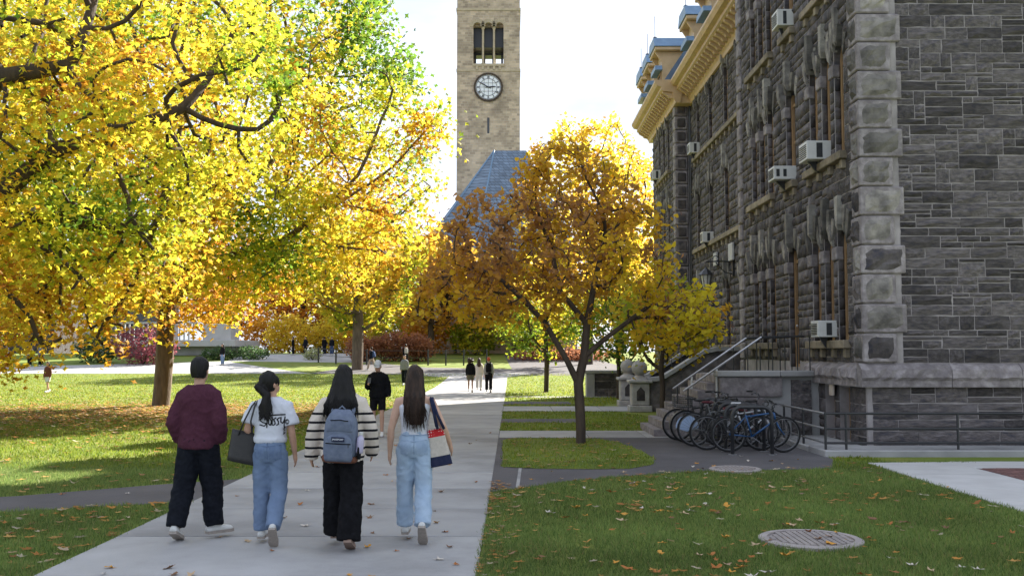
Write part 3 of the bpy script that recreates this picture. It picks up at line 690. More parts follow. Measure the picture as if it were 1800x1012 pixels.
# ------------------------------------------------------------------ CLOCK TOWER
M['tower'] = brickmat('coursed_tan_sandstone', (.60,.47,.335), (.35,.27,.195), (.52,.44,.35), .62, .29, .02, .6)
M['dial'] = mat('white_opal_dial', (.78,.79,.82), .4, (.72,.73,.77), 3)
M['trim'] = mat('pale_sandstone_trim', (.50,.41,.29), .85, (.38,.31,.22), 2, .2)
TY = 117.0; TX = -2.82; HW = 3.76
TW = empty('clock_tower', (TX, TY, 1.5), 0, 'tall tan sandstone clock tower with open triple-arched belfry', 'tower')
def tb(mb, name, m, par=None, smooth=False): return mb.build(name, m, par or TW, smooth)
BZ0, BZ1 = 34.7, 39.75     # belfry opening (relative to base)
aw, pier = .98, .34; tot = 3*aw+2*pier; u00 = -tot/2
sh = MB(); sh.box(-HW, HW, 0, 2*HW, 0, 32); tb(sh, 'shaft', M['tower'])
up = MB()
for (y0, y1) in ((.0, .7), (2*HW-.7, 2*HW)):
    up.box(-HW, u00, y0, y1, 32.001, 47); up.box(-u00, HW, y0, y1, 32.001, 47); up.box(u00, -u00, y0, y1, 32.001, BZ0); up.box(u00, -u00, y0, y1, BZ1, 47)
for (x0, x1) in ((-HW, -HW+.7), (HW-.7, HW)): up.box(x0, x1, .7, 2*HW-.7, 32.001, BZ0-1.2+1.2); up.box(x0, x1, .7, 2*HW-.7, BZ1-1, 47); up.box(x0, x1, .7, 2.2, BZ0, BZ1-1); up.box(x0, x1, 2*HW-2.2, 2*HW-.7, BZ0, BZ1-1)
up.box(-HW+.7, HW-.7, .7, 2*HW-.7, BZ1-.3, BZ1+.2)
tb(up, 'belfry_wall', M['tower'])
for k in range(3):
    x0 = u00+k*(aw+pier); n = 10
    for yy in (0, 2*HW-.7):
        a = MB()
        for i in range(n):
            t0, t1 = math.pi*i/n, math.pi*(i+1)/n
            p = [(x0+aw/2-aw/2*math.cos(t0), BZ1-.5+aw/2*math.sin(t0)), (x0+aw/2-aw/2*math.cos(t1), BZ1-.5+aw/2*math.sin(t1))]
            a.prism([p[0], p[1], (p[1][0], BZ1+.001), (p[0][0], BZ1+.001)], 'y', yy-.0+.002, yy+.6)
        tb(a, 'arch_head', M['tower'])
    r = MB()
    for i in range(n):
        t0, t1 = math.pi*i/n+.02, math.pi*(i+1)/n-.02; c = (x0+aw/2, BZ1-.5)
        r.prism([(c[0]-.5*math.cos(t0), c[1]+.5*math.sin(t0)), (c[0]-.5*math.cos(t1), c[1]+.5*math.sin(t1)), (c[0]-.95*math.cos(t1), c[1]+.95*math.sin(t1)), (c[0]-.95*math.cos(t0), c[1]+.95*math.sin(t0))], 'y', -.06, .0)
    tb(r, 'arch_ring', M['trim'])
    if k < 2:
        xc = x0+aw+pier/2
        for yy in (.3, 2*HW-.35):
            tb(MB().lathe([(.2, BZ0), (.2, BZ0+.15), (.13, BZ0+.25), (.13, BZ1-.85), (.21, BZ1-.62), (.22, BZ1-.5), (.22, BZ1-.3)], (xc, yy, 0), 10), 'column', M['trim'])
tb(MB().box(-1.9, 1.9, -.16, .2, BZ0-.28, BZ0+.001), 'belfry_sill', M['trim'])
for k in range(5): tb(MB().box(-1.5+k*.68, -1.22+k*.68, -.13, .0, BZ0-.7, BZ0-.28), 'corbel', M['trim'])
tb(MB().box(-HW-.07, HW+.07, -.07, 2*HW+.07, BZ0-.9, BZ0-.6), 'string_course', M['trim'])
tb(MB().box(-HW-.1, HW+.1, -.1, 2*HW+.1, 41.2, 41.5), 'string_course', M['trim'])
tb(MB().box(-HW-.25, HW+.25, -.25, 2*HW+.25, 47.001, 47.8), 'top_cornice', M['trim'])
tb(MB().add([(-HW, 0, 47.8), (HW, 0, 47.8), (HW, 2*HW, 47.8), (-HW, 2*HW, 47.8), (0, HW, 57)], [(0,1,4),(1,2,4),(2,3,4),(3,0,4)]), 'spire_roof', M['slate'])
bf = MB(); bf.box(-2.2, 2.2, 3.2, 3.5, BZ0+2.0, BZ0+2.3); bf.box(-2.2, 2.2, 3.2, 3.5, BZ0+3.4, BZ0+3.7)
for x in (-1.7, -.6, .5, 1.6): bf.box(x-.12, x+.12, 3.25, 3.45, BZ0, BZ0+4.5)
tb(bf, 'bell_frame', M['black_metal'])
tb(MB().box(-2.3, 2.3, 1.2, 6, BZ0+2.35, BZ1+.1), 'belfry_shade_box', M['black_metal'])  # black box added as shade behind the upper half of the arches
for zc in (21.4, 26.3): tb(MB().box(-.13, .13, -.02, .1, zc, zc+1.9), 'slit_window', M['glass'])
# clock dial
CZ = 31.85; cl = empty('clock_face', (0, -.02, CZ)); cl.parent = TW
def disc(r0, r1, y0, y1, n=40):
    m = MB()
    for i in range(n):
        a, b = 2*math.pi*i/n, 2*math.pi*(i+1)/n
        m.prism([(r0*math.cos(a), r0*math.sin(a)), (r1*math.cos(a), r1*math.sin(a)), (r1*math.cos(b), r1*math.sin(b)), (r0*math.cos(b), r0*math.sin(b))], 'y', y0, y1)
    return m
disc(0.001, 1.56, -.1, .0).build('dial', M['dial'], cl); disc(1.5, 1.74, -.18, .02).build('dial_rim', M['bark'], cl)
k_ = disc(1.0, 1.05, -.13, -.1); 
disc(1.4, 1.44, -.13, -.1).build('minute_ring', M['black_metal'], cl); k_.build('hour_ring', M['black_metal'], cl)
gb = MB()
for q in (-.5, 0, .5):
    e = math.sqrt(1-q*q); gb.box(q-.016, q+.016, -.125, -.1, -e, e); gb.box(-e, e, -.125, -.1, q-.016, q+.016)
gb.build('glazing_bars', M['black_metal'], cl)
NUM = ['XII', 'I', 'II', 'III', 'IIII', 'V', 'VI', 'VII', 'VIII', 'IX', 'X', 'XI']
for h, s in enumerate(NUM):
    m = MB(); wd = {'I': .07, 'V': .14, 'X': .14}; x = -sum(wd[c] for c in s)/2; ang = -2*math.pi*h/12
    def seg(xa, za, xb, zb, t=.02):
        d = Vector((xb-xa, zb-za)).normalized(); n = Vector((-d.y, d.x))*t; P = []
        for (px, pz) in ((xa+n.x, za+n.y), (xb+n.x, zb+n.y), (xb-n.x, zb-n.y), (xa-n.x, za-n.y)):
            pz += 1.22; P.append((px*math.cos(ang)-pz*math.sin(ang), px*math.sin(ang)+pz*math.cos(ang)))
        m.prism(P, 'y', -.135, -.1)
    for c in s:
        if c == 'I': seg(x+.035, -.13, x+.035, .13)
        elif c == 'V': seg(x+.02, .13, x+.07, -.13); seg(x+.07, -.13, x+.12, .13)
        else: seg(x+.02, .13, x+.12, -.13); seg(x+.12, .13, x+.02, -.13)
        x += wd[c]
    m.build('numeral', M['black_metal'], cl)
def hand(deg, ln, wd, y, name):
    a = R(deg); d = Vector((math.sin(a), math.cos(a))); n = Vector((d.y, -d.x)); P = [(-d*.35+n*wd), (d*ln*.7+n*wd*1.2), (d*ln), (d*ln*.7-n*wd*1.2), (-d*.35-n*wd)]
    MB().prism([(p.x, p.y) for p in P], 'y', y, y+.02).build(name, M['black_metal'], cl)
hand(86, .92, .07, -.165, 'hour_hand'); hand(299, 1.4, .05, -.19, 'minute_hand')
# library hall at the foot of the tower: apse with slate hip roof
LB = empty('library_hall', (0, 106, 1.7), 0, 'stone library wing with blue slate hipped roof below the clock tower', 'building')
ev = [(-11.0, 2), (-9.3, -6.6), (-3.6, -11.2), (6.5, -11.2), (6.5, 10), (-9, 10)]; ez = 9.8; rz = 21.6; apex = (-1.9, -1, rz); ap2 = (1.5, -1, rz)
M['slate2'] = brickmat('coursed_blue_slate', (.17,.235,.325), (.105,.15,.215), (.06,.085,.12), .55, .36, .03, .75, .5, .9)
vs = [(x, y, ez) for x, y in ev]+[apex, ap2]
MB().add(vs, [(0,1,6),(1,2,6),(2,3,7,6),(3,4,7),(4,5,6,7),(5,0,6),(0,5,4,3,2,1)]).build('hip_roof', M['slate2'], LB)
for i in (0, 1, 2): MB().tube([vs[i], vs[6]], .09, 6).build('hip_ridge', M['metal_roof'], LB)
MB().prism([(x*.96, y*.96) for x, y in ev], 'z', 0, ez-.02).build('apse_wall', M['tower'], LB)
for (x, y) in ((-9.0, -1.9), (-6.4, -8.6), (0.5, -11.0), (4.5, -11.0)): MB().box(x-.6, x+.6, y-.1, y+.35, 3, 7.5).build('window', M['glass'], LB)
# pale concrete library terrace far left
TB = empty('terrace_building', (-30, 92, 1.6), 0, 'white concrete building terrace with balustrade behind the big tree trunk', 'building')
MB().box(-9, 4.0, 0, 8, 0, .8).build('plinth', M['conc'], TB); MB().cham(-9.5, 4.7, -.8, 8, .801, 1.4, .03).build('terrace_slab', M['conc_white'], TB)
for k in range(24): MB().box(-9+k*.42, -8.88+k*.42, -.5, -.4, 1.4, 2.9).build('baluster', M['conc_white'], TB)
MB().box(-9.2, 1.0, -.55, -.35, 2.9, 3.05).build('top_rail', M['conc_white'], TB); MB().cham(1.4, 4.0, .2, 3, 1.401, 2.9, .03).build('parapet_block', M['conc_white'], TB)
MB().box(-9, -3.5, 3.5, 8, 1.4, 6).build('recessed_wall', M['glass'], TB); MB().box(-9.5, -3, 2.5, 8, 6.001, 7).build('roof_slab', M['conc_white'], TB)
SB = empty('stone_building', (-62, 98, 1.7), 0, 'grey stone building far behind the leaves at the left edge', 'building')
MB().box(-12, 17, 0, 10, 0, 9).build('wall', M['stone'], SB); MB().box(-12.5, 17.5, -.5, 10.5, 9.001, 9.6).build('eave', M['conc'], SB)
for k in range(9): MB().box(-10.5+k*3, -9.2+k*3, -.08, .1, 1.2, 3.6).build('window', M['glass'], SB); MB().box(-10.5+k*3, -9.2+k*3, -.08, .1, 5, 7.4).build('window', M['glass'], SB)

# ------------------------------------------------------------------ TREES
def colonize(seedpts, parents, attr, step, infl, kill, rng, maxit=140, maxn=2600, up=.05):
    P = [np.array(p, float) for p in seedpts]; par = list(parents); A = attr.copy(); it = 0
    near = np.full(len(A), -1); nd = np.full(len(A), 1e9)
    PA = np.array(P); start = 0
    while len(A) and it < maxit and len(P) < maxn:
        new = np.array(P[start:])
        if len(new):
            for i in range(0, len(new), 64):
                d = np.linalg.norm(A[:, None]-new[None, i:i+64], axis=2); j = d.argmin(1); m = d[np.arange(len(A)), j]; b = m < nd; nd[b] = m[b]; near[b] = j[b]+start+i
        start = len(P); keep = nd > kill; A = A[keep]; near = near[keep]; nd = nd[keep]
        if not len(A): break
        act = nd < infl
        if not act.any(): act = nd <= nd.min()+1e-6
        PA = np.array(P); dirs = A[act]-PA[near[act]]; dirs /= np.linalg.norm(dirs, axis=1)[:, None]+1e-9
        u, inv = np.unique(near[act], return_inverse=True); S = np.zeros((len(u), 3)); np.add.at(S, inv, dirs)
        S += rng.normal(0, .25, S.shape); S[:, 2] += up; S /= np.linalg.norm(S, axis=1)[:, None]+1e-9
        for k, n in enumerate(u): P.append(PA[n]+S[k]*step); par.append(int(n))
        it += 1
    return np.array(P), par
def ell_points(n, c, r, rng, inner=.25, flat=None):
    v = rng.normal(size=(n, 3)); v /= np.linalg.norm(v, axis=1)[:, None]; rad = rng.uniform(inner**3, 1, n)**(1/3)
    return np.array(c)+v*rad[:, None]*np.array(r)
def branch_mesh(name, P, par, m, tip, trunk, parent, org, minr=0.0, exp=2.3, n_sides=7):
    N = len(P); ch = [[] for _ in range(N)]
    for i, p in enumerate(par):
        if p >= 0: ch[p].append(i)
    r = np.zeros(N); 
    for i in range(N-1, -1, -1):
        if not ch[i]: r[i] = tip
        else: r[i] = sum(r[c]**exp for c in ch[i])**(1/exp)
    k = trunk/r[0]; r = np.where(r*k > tip, r*k, tip); mb = MB(); done = set()
    # chains follow the thickest child
    starts = [(0, -1)]; 
    while starts:
        i, p = starts.pop(); pts = [] if p < 0 else [P[p]]; rr = [] if p < 0 else [min(r[p], r[i]*1.25)]
        while True:
            pts.append(P[i]); rr.append(r[i])
            if not ch[i]: break
            cs = sorted(ch[i], key=lambda c: -r[c])
            for c in cs[1:]: starts.append((c, i))
            i = cs[0]
        if len(pts) > 1 and max(rr) >= minr: mb.tube([q-org for q in pts], rr, n_sides if max(rr) > .05 else 4, cap=False)
    return mb.build(name, m, parent, True), r, ch
def leaf_shape(kind):
    if kind in ('oak', 'lobe'):      # lobed, pointed
        o = [(0, -.55), (.13, -.16), (.5, -.12), (.2, .16), (.26, .42), (0, .58), (-.26, .42), (-.2, .16), (-.5, -.12), (-.13, -.16)] if kind == 'oak' else [(0, -.55), (.15, -.12), (.5, .0), (.18, .25), (0, .56), (-.18, .25), (-.5, .0), (-.15, -.12)]
    elif kind == 'heart':
        o = [(0, -.5), (.3, -.2), (.46, .12), (.34, .42), (.12, .46), (0, .36), (-.12, .46), (-.34, .42), (-.46, .12), (-.3, -.2)]
    elif kind == 'pod': o = [(0, -.5), (.1, -.1), (.09, .3), (0, .5), (-.09, .3), (-.1, -.1)]
    else: o = [(0, -.5), (.3, -.1), (.26, .3), (0, .5), (-.26, .3), (-.3, -.1)]
    o = np.array(o); bend = -.35*o[:, 0]**2-.18*o[:, 1]**2
    V = np.concatenate([np.array([[0, 0, .03]]), np.column_stack([o[:, 0], o[:, 1], bend])]); n = len(o)
    return V, np.array([(0, 1+i, 1+(i+1) % n) for i in range(n)])
def leaves(name, C, size, kind, colors, parent, m, rng, droop=.5, svar=.3):
    """C (n,3) leaf centres, colors (n,3)"""
    V, Fc = leaf_shape(kind); n = len(C)
    # random frames, tips lean downward
    nrm = rng.normal(size=(n, 3)); nrm[:, 2] = np.abs(nrm[:, 2])+.35; nrm /= np.linalg.norm(nrm, axis=1)[:, None]
    t = rng.normal(size=(n, 3)); t[:, 2] -= droop; t -= nrm*(t*nrm).sum(1)[:, None]; t /= np.linalg.norm(t, axis=1)[:, None]; b = np.cross(t, nrm)
    s = size*rng.uniform(1-svar, 1+svar, n)
    W = C[:, None]+s[:, None, None]*(V[None, :, 0:1]*b[:, None]-V[None, :, 1:2]*t[:, None]*-1+V[None, :, 2:3]*nrm[:, None])
    k = len(V); FF = (np.arange(n)*k)[:, None, None]+Fc[None]
    o = link(name, fast_mesh(name, W.reshape(-1, 3), FF.reshape(-1, 3), m, col=np.repeat(colors, len(Fc), 0)), parent); o['kind'] = 'stuff'; return o
def vnoise(P, sc, seed=0):
    return np.array([mnoise.noise(Vector((p[0]*sc+seed*7.3, p[1]*sc-seed*3.1, p[2]*sc+seed))) for p in P])
def ramp(t, stops):
    t = np.clip(t, 0, 1); xs = [s[0] for s in stops]; return np.stack([np.interp(t, xs, [s[1][k] for s in stops]) for k in range(3)], 1)
def leafcols(anchor_t, n_each, stops, rng, jit=.12, dark=.25):
    t = np.repeat(anchor_t, n_each)+rng.normal(0, jit, len(anchor_t)*n_each); c = ramp(t, stops); return c*rng.uniform(1-dark, 1+dark*.4, len(c))[:, None]
def make_tree(name, label, base, trunkpts, crowns, nattr, step, kill, trunk_r, tip, bark, nleaf, lsize, kind, stops, tfun, seed, group=None, per=6, spread=.45, cat='tree', jit=.12, minr=0., maxn=2600, droop=.5, extra=None, infl=3.5, second=None):
    rng = np.random.default_rng(seed); org = np.array([base[0], base[1], base[2]], float)
    root = empty(name, base, 0, label, cat, group)
    S = []; par = []
    for chain, pidx in trunkpts:
        for q, p in enumerate(chain): S.append(np.array(p, float)+org); par.append(pidx if q == 0 else len(S)-2)
    A = np.concatenate([ell_points(int(nattr*f), np.array(c)+org, r, rng, inn) for (c, r, f, inn) in crowns])
    if extra: A = A[extra(A)]
    P, par = colonize(S, par, A, step, infl, kill, rng, maxn=maxn)
    tr, r, ch = branch_mesh('trunk', P, par, bark, tip, trunk_r, root, Vector(org), minr)
    tw = P[(r < tip*3.2)] if (r < tip*3.2).any() else P
    tw = tw[tw[:, 2] > org[2]+1.2]
    na = max(1, nleaf//per); idx = rng.integers(0, len(tw), na); anc = tw[idx]+rng.normal(0, spread*.6, (na, 3))
    C = np.repeat(anc, per, 0)+rng.normal(0, spread*.55, (na*per, 3)); C = C[:, :]
    t = tfun(anc-org)+.85*vnoise(anc, .3, seed)+.3*vnoise(anc, 1.1, seed+3)
    cols = leafcols(t, per, stops, rng, jit); m = M['leaf']
    ok = C[:, 2] > org[2]+.9
    leaves('crown', C[ok]-org, lsize, kind, cols[ok], root, m, rng, droop)
    if second:
        n2, k2, s2, st2 = second; idx = rng.integers(0, len(tw), n2//5); a2 = tw[idx]; C2 = np.repeat(a2, 5, 0)+rng.normal(0, .16, (len(a2)*5, 3))
        leaves('seed_pods', C2-org, s2, k2, leafcols(rng.uniform(0, 1, len(a2)), 5, st2, rng), root, m, rng, 2.5)
    return root
GREEN, YG, YEL, GOLD, ORA, BRN, RED = (.10,.20,.025), (.36,.42,.03), (.62,.50,.035), (.62,.38,.03), (.55,.24,.03), (.22,.10,.03), (.35,.07,.03)
OAK = [(0, (.13,.24,.03)), (.2, (.38,.46,.035)), (.4, (.74,.68,.06)), (.6, (.82,.62,.055)), (.8, (.72,.40,.035)), (1, (.48,.20,.035))]
T1 = (-12.35, 35.2, 0)
make_tree('oak_tree', 'large yellow autumn oak with thick bare trunk on the sunlit lawn', T1,
  [([(0, 0, 0), (.05, 0, .6), (.1, 0, 1.5), (.15, -.1, 2.6), (.2, -.2, 3.6), (.2, -.3, 5)], -1), ([(1.4, -.9, 4.4), (3.0, -1.8, 5.2), (4.6, -2.4, 5.5)], 4), ([(-1.5, -1.5, 5.6), (-3, -3, 6.8)], 5), ([(.6, -1.6, 6.5), (1.0, -3, 8)], 5), ([(1.6, .6, 6.8), (3.2, 1, 8.6)], 5)],
  [((1.6, -1.5, 9.6), (8.8, 6.6, 7.0), 1.0, .35), ((4.6, -3.4, 5.8), (4.9, 3.2, 2.5), .3, .3), ((-3, -4, 5), (5, 4, 2.6), .25, .3)], 1500, .5, .85, .31, .014, M['bark_light'], 60000, .195, 'lobe', OAK,
  lambda q: .52-.038*(q[:, 2]-7)-.016*(q[:, 0]-1), 3, 'oak trees on the left lawn', per=9, jit=.12, spread=.5, infl=4.5)
T0 = (-13.2, 20.5, 0)
make_tree('oak_tree', 'nearer oak whose leafy limbs fill the upper left of the view', T0,
  [([(0, 0, 0), (.05, 0, 1), (.1, .05, 2.3), (.3, .1, 3.6), (.4, .2, 5.4)], -1), ([(1.3, .3, 4.6), (2.4, .5, 5.3), (3.3, .6, 6.2), (4.6, .7, 6.6), (5.8, .6, 7.0)], 3), ([(1.6, -.5, 6.2), (3, -.9, 7.4), (4.4, -1, 7.6)], 4), ([(1.2, 1.6, 5.2), (2.6, 2.6, 5.0), (4.4, 3.6, 4.8)], 3)],
  [((3.0, 1.2, 8.0), (5.6, 4.6, 4.0), 1.0, .2), ((2.6, 2.0, 4.9), (4.3, 4.0, 2.2), .5, .2), ((1.6, 2.2, 3.0), (3.4, 3.0, 1.5), .3, .2)], 900, .42, .75, .36, .013, M['bark'], 36000, .155, 'lobe', OAK,
  lambda q: .50-.03*(q[:, 2]-6), 5, 'oak trees on the left lawn', per=9, jit=.12, spread=.42, infl=4)
RB = [(0, (.68,.56,.035)), (.35, (.76,.53,.035)), (.65, (.70,.40,.04)), (.88, (.56,.29,.07)), (1, (.46,.25,.11))]
TR = (1.44, 21.0, .01)
make_tree('redbud_tree', 'broad golden-brown redbud with forked trunk on the small grass island', TR,
  [([(0, 0, 0), (.0, 0, .35), (-.02, 0, .8), (-.05, 0, 1.25)], -1), ([(-.3, -.1, 1.75), (-.75, -.2, 2.5), (-1.2, -.2, 3.0), (-1.8, -.3, 3.5)], 3), ([(.08, .1, 1.8), (.15, .15, 2.5), (.3, .1, 3.3), (.5, 0, 4.2)], 3), ([(.55, .1, 2.2), (1.1, .2, 2.6), (1.5, .1, 2.9)], 8), ([(-.4, .3, 3.2), (-.6, .5, 4.2)], 9)],
  [((-.35, 0, 4.1), (2.95, 2.4, 1.45), .85, .15), ((-.2, 0, 5.5), (1.5, 1.3, 1.1), .22, .1), ((-2.2, -.2, 3.2), (1.3, 1.8, .85), .3, .2), ((2.0, -.2, 2.75), (1.15, 1.8, .85), .28, .2)], 620, .25, .45, .105, .008, M['bark'], 8200, .112, 'heart', RB,
  lambda q: .52+.04*(q[:, 2]-4.5), 8, None, per=6, spread=.2, droop=1.2, infl=2.2, extra=lambda A: ~((A[:, 0] > 3.35) & (A[:, 2] > 3.3)), second=(4500, 'pod', .1, [(0, (.34,.21,.17)), (1, (.22,.13,.11))]))
YGS = [(0, (.16,.26,.03)), (.35, (.42,.46,.035)), (.7, (.66,.50,.04)), (1, (.60,.36,.04))]
def small_tree(label, base, h, rx, rz, tr, seed, shift, n, size, group, kind='oval', bark='bark', cz=None, name='young_tree', stops=YGS, sp=.3):
    cz = cz if cz else h-rz
    make_tree(name, label, base, [([(0, 0, 0), (.02, 0, h*.12), (.04, .02, h*.24), (.0, 0, h*.36)], -1)], [((0, 0, cz), (rx, rx, rz), 1, .1)], int(150+rx*60), max(.25, rx*.12), max(.4, rx*.17), tr, max(.008, tr*.09), M[bark], n, size, kind, stops, lambda q: shift+.0*q[:, 2], seed, group, per=5, spread=sp, infl=rx*1.2, maxn=900)
small_tree('small yellow-green tree beside the path just past the redbud', (1.62, 47.5, 0), 5.4, 2.7, 1.9, .12, 21, .45, 5200, .17, 'young trees along the hall')
small_tree('thin green young tree in front of the low dark stone wall', (4.35, 41, 0), 5.0, 1.9, 1.8, .09, 22, .12, 3200, .15, 'young trees along the hall')
small_tree('slender yellow-leaved young tree beside the parked bicycles', (4.12, 27.6, 0), 4.0, 1.55, 1.25, .075, 23, .6, 2000, .14, 'young trees along the hall', 'heart')
GLD = [(0, (.78,.64,.06)), (.5, (.80,.54,.06)), (1, (.70,.38,.06))]
small_tree('tall golden tree rising above the redbud, lit from behind', (6.2, 80, float(zg(6, 80))), 20.5, 6.2, 8.0, .3, 24, .4, 9500, .36, None, 'oval', name='golden_tree', stops=GLD, sp=.5)
small_tree('yellow-green tree with smooth grey trunk standing at the lawn edge by the road', (-11.3, 73, float(zg(0, 73))), 12, 5.0, 4.6, .42, 25, .6, 8500, .34, None, 'oval', 'bark_light', name='lawn_tree', sp=.5)
small_tree('tree with grey trunk at the far left edge of the lawn', (-32.6, 63, float(zg(0, 63))), 11, 4.6, 4.2, .32, 26, .5, 5000, .34, None, 'oval', 'bark_light', name='lawn_tree', sp=.5)
ORS = [(0, (.76,.52,.05)), (.5, (.74,.36,.045)), (1, (.56,.22,.05))]
bgt = [((-23.5, 112), 12, 5.2, 5, ORS, .75, 'orange', 'deep orange tree beside the white terrace'), ((-17.5, 116), 13, 5.2, 5.5, GLD, .1, 'yellow', 'bright yellow tree behind the group of standing people'),
  ((-20, 128), 18, 7, 7.5, YGS, .7, 'olive', 'taller yellow tree with dark limbs behind the orange tree'), ((-11, 120), 14, 5.5, 6, ORS, .3, 'amber', 'amber tree to the left of the clock tower foot'),
  ((-7.5, 92), 12.5, 4.6, 5.2, GLD, .6, 'golden', 'golden tree hiding the base of the clock tower'), ((.5, 94), 10, 4.2, 4.2, GLD, .5, 'gold', 'broad golden tree before the slate library roof'),
  ((-34, 122), 14, 6, 6, ORS, .5, 'russet', 'russet tree rising behind the white terrace'), ((-48, 118), 15, 6.5, 6.5, GLD, .4, 'pale', 'pale gold tree behind the big oak crown'), ((11, 100), 14, 4.5, 5.5, GLD, .35, 'yellow', 'yellow tree behind the far end of the stone hall'),
  ((-62, 92), 12, 6, 5, YGS, .4, 'green', 'yellow-green tree before the grey stone building')]
for i, ((x, y), h, rx, rz, st_, sh_, nm, lab) in enumerate(bgt):
    small_tree(lab, (x, y, float(zg(x, y))), h, rx, rz, .3, 40+i, sh_, 3400, .5, 'autumn trees beyond the road', 'oval', name='autumn_tree', stops=st_, sp=.6)
extra_bg = [((-27, 140), 15, GLD, .3, 'yellow tree crown far behind the white terrace'), ((-14, 142), 16, ORS, .4, 'far orange tree behind the standing group'), ((-4, 145), 14, GLD, .6, 'far golden tree left of the library wing'), ((-42, 138), 16, ORS, .2, 'far amber tree behind the white building roof'), ((-56, 140), 16, GLD, .5, 'far gold tree behind the grey stone building'), ((22, 135), 15, GLD, .4, 'far tree hidden beyond the stone hall')]
for i, ((x, y), h, st_, sh_, lab) in enumerate(extra_bg): small_tree(lab, (x, y, 1.8), h, 7.5, 6.8, .3, 140+i, sh_, 3000, .65, 'autumn trees beyond the road', 'oval', name='autumn_tree', stops=st_, sp=.8)
def shrub(label, base, r, seed, stops, n, size, name='shrub', group=None, t0=.5):
    rng = np.random.default_rng(seed); root = empty(name, base, 0, label, 'shrub', group); st = MB()
    for k in range(9):
        a = rng.uniform(0, 6.28); e = np.array([math.cos(a)*r[0]*.7, math.sin(a)*r[1]*.7, r[2]*rng.uniform(1.0, 1.7)]); st.tube([(0, 0, 0), e*.5+rng.normal(0, .08, 3), e], [.03, .02, .008], 5)
    st.build('stem', M['bark'], root)
    P = ell_points(n//5, (0, 0, r[2]*.95), r, rng, .4); P = P[P[:, 2] > .05]; C = np.repeat(P, 5, 0)+rng.normal(0, size*.7, (len(P)*5, 3)); C[:, 2] = np.maximum(C[:, 2], .05)
    leaves('foliage', C, size, 'oval', leafcols(t0+.4*vnoise(P, .8, seed), 5, stops, rng), root, M['leaf'], rng)
RDS = [(0, (.46,.22,.12)), (.5, (.38,.17,.09)), (1, (.26,.12,.07))]; PUR = [(0, (.26,.08,.10)), (1, (.45,.15,.17))]; JUN = [(0, (.06,.12,.04)), (1, (.12,.19,.07))]
g3 = lambda x, y: (x, y, float(zg(x, y)))
for i, (x, y, r) in enumerate([(-12.4, 84, (1.7, 1.4, 1.1)), (-10.0, 84.5, (1.7, 1.4, 1.3)), (-8.0, 84, (1.4, 1.3, 1.15))]): shrub(['reddish-brown bush left of the other two behind the post fence', 'middle reddish-brown bush behind the post fence', 'reddish-brown bush nearest the clock tower behind the post fence'][i], g3(x, y), r, 70+i, RDS, 2400, .2, 'russet_bush', 'russet bushes')
shrub('dark purple-red bush beside the big oak trunk', g3(-29.5, 80), (2.6, 2, 1.6), 75, PUR, 3000, .2, 'purple_bush')
shrub('dark evergreen bush left of the purple one', g3(-34, 82), (2.0, 1.6, 1.3), 76, JUN, 2000, .2, 'evergreen_bush')
for i, (x, y) in enumerate([(-25.2, 86), (-22.6, 86.5)]): shrub(['low juniper beside the woman in jeans', 'low juniper at the terrace corner'][i], g3(x, y), (1.6, 1.1, .55), 77+i, JUN, 1400, .16, 'juniper', 'junipers by the terrace')
shrub('rusty leaf-covered bank right of the road', g3(4.2, 86), (4.5, 2.5, .5), 80, RDS, 2600, .25, 'russet_bush')
shrub('pale flowering bush at the plaza edge', g3(-17.2, 86), (.8, .7, .55), 81, [(0, (.35,.40,.15)), (1, (.6,.6,.4))], 700, .14, 'pale_bush')
for i, (x, y) in enumerate([(-14.5, 106), (-20, 108), (-9, 104), (-4, 104), (2, 102)]): shrub(['dark hedge clump behind the standing group', 'dark hedge clump near the white terrace', 'dark hedge clump behind the russet bushes', 'dark hedge clump at the foot of the clock tower', 'dark hedge clump beyond the road end'][i], g3(x, y), (3, 1.6, 1.3), 90+i, [(0, (.10,.12,.035)), (.6, (.30,.22,.04)), (1, (.30,.14,.04))], 1300, .28, 'hedge_clump', 'hedge clumps under the far trees')
bb = [(-22.5, 101, GLD, .2, 'low yellow bush beside the white terrace corner'), (-18.5, 103, GLD, .1, 'bright yellow bush behind the man standing alone'), (-15, 101, ORS, .2, 'amber bush behind the distant group'), (-11.5, 98, YGS, .5, 'yellow-green bush right of the distant group'), (-8, 95, ORS, .6, 'rusty bush behind the russet bushes'), (-3.5, 93, YGS, .3, 'olive bush near the tower foot'), (-26, 106, ORS, .5, 'orange bush left of the terrace parapet'), (2.5, 95, ORS, .5, 'orange bush beyond the path end')]
for i, (x, y, st_, t_, lab) in enumerate(bb): shrub(lab, g3(x, y), (2.6, 1.7, 2.0), 200+i, st_, 1900, .3, 'autumn_bush', 'autumn bushes beyond the road', t_)
# post and wire fence beyond the road
fn = empty('post_fence', (-16, 80, float(zg(0, 80))), 0, 'black steel post and wire fence along the far road edge', 'fence')
fp = [(-16.0, 82.5), (-14.2, 80.5), (-11.5, 79), (-6.6, 78.5), (-5.2, 78.5), (-3.8, 78.5), (-2.0, 79)]
for (x, y) in fp: MB().cham(x+16-.06, x+16+.06, y-80-.06, y-80+.06, float(zg(x, y)-zg(0, 80)), float(zg(x, y)-zg(0, 80))+1.25, .01).build('fence_post', M['black_metal'], fn)
for zz in (.6, 1.15): MB().tube([(x+16, y-80, float(zg(x, y)-zg(0, 80))+zz) for x, y in fp], .018, 4).build('fence_wire', M['black_metal'], fn)
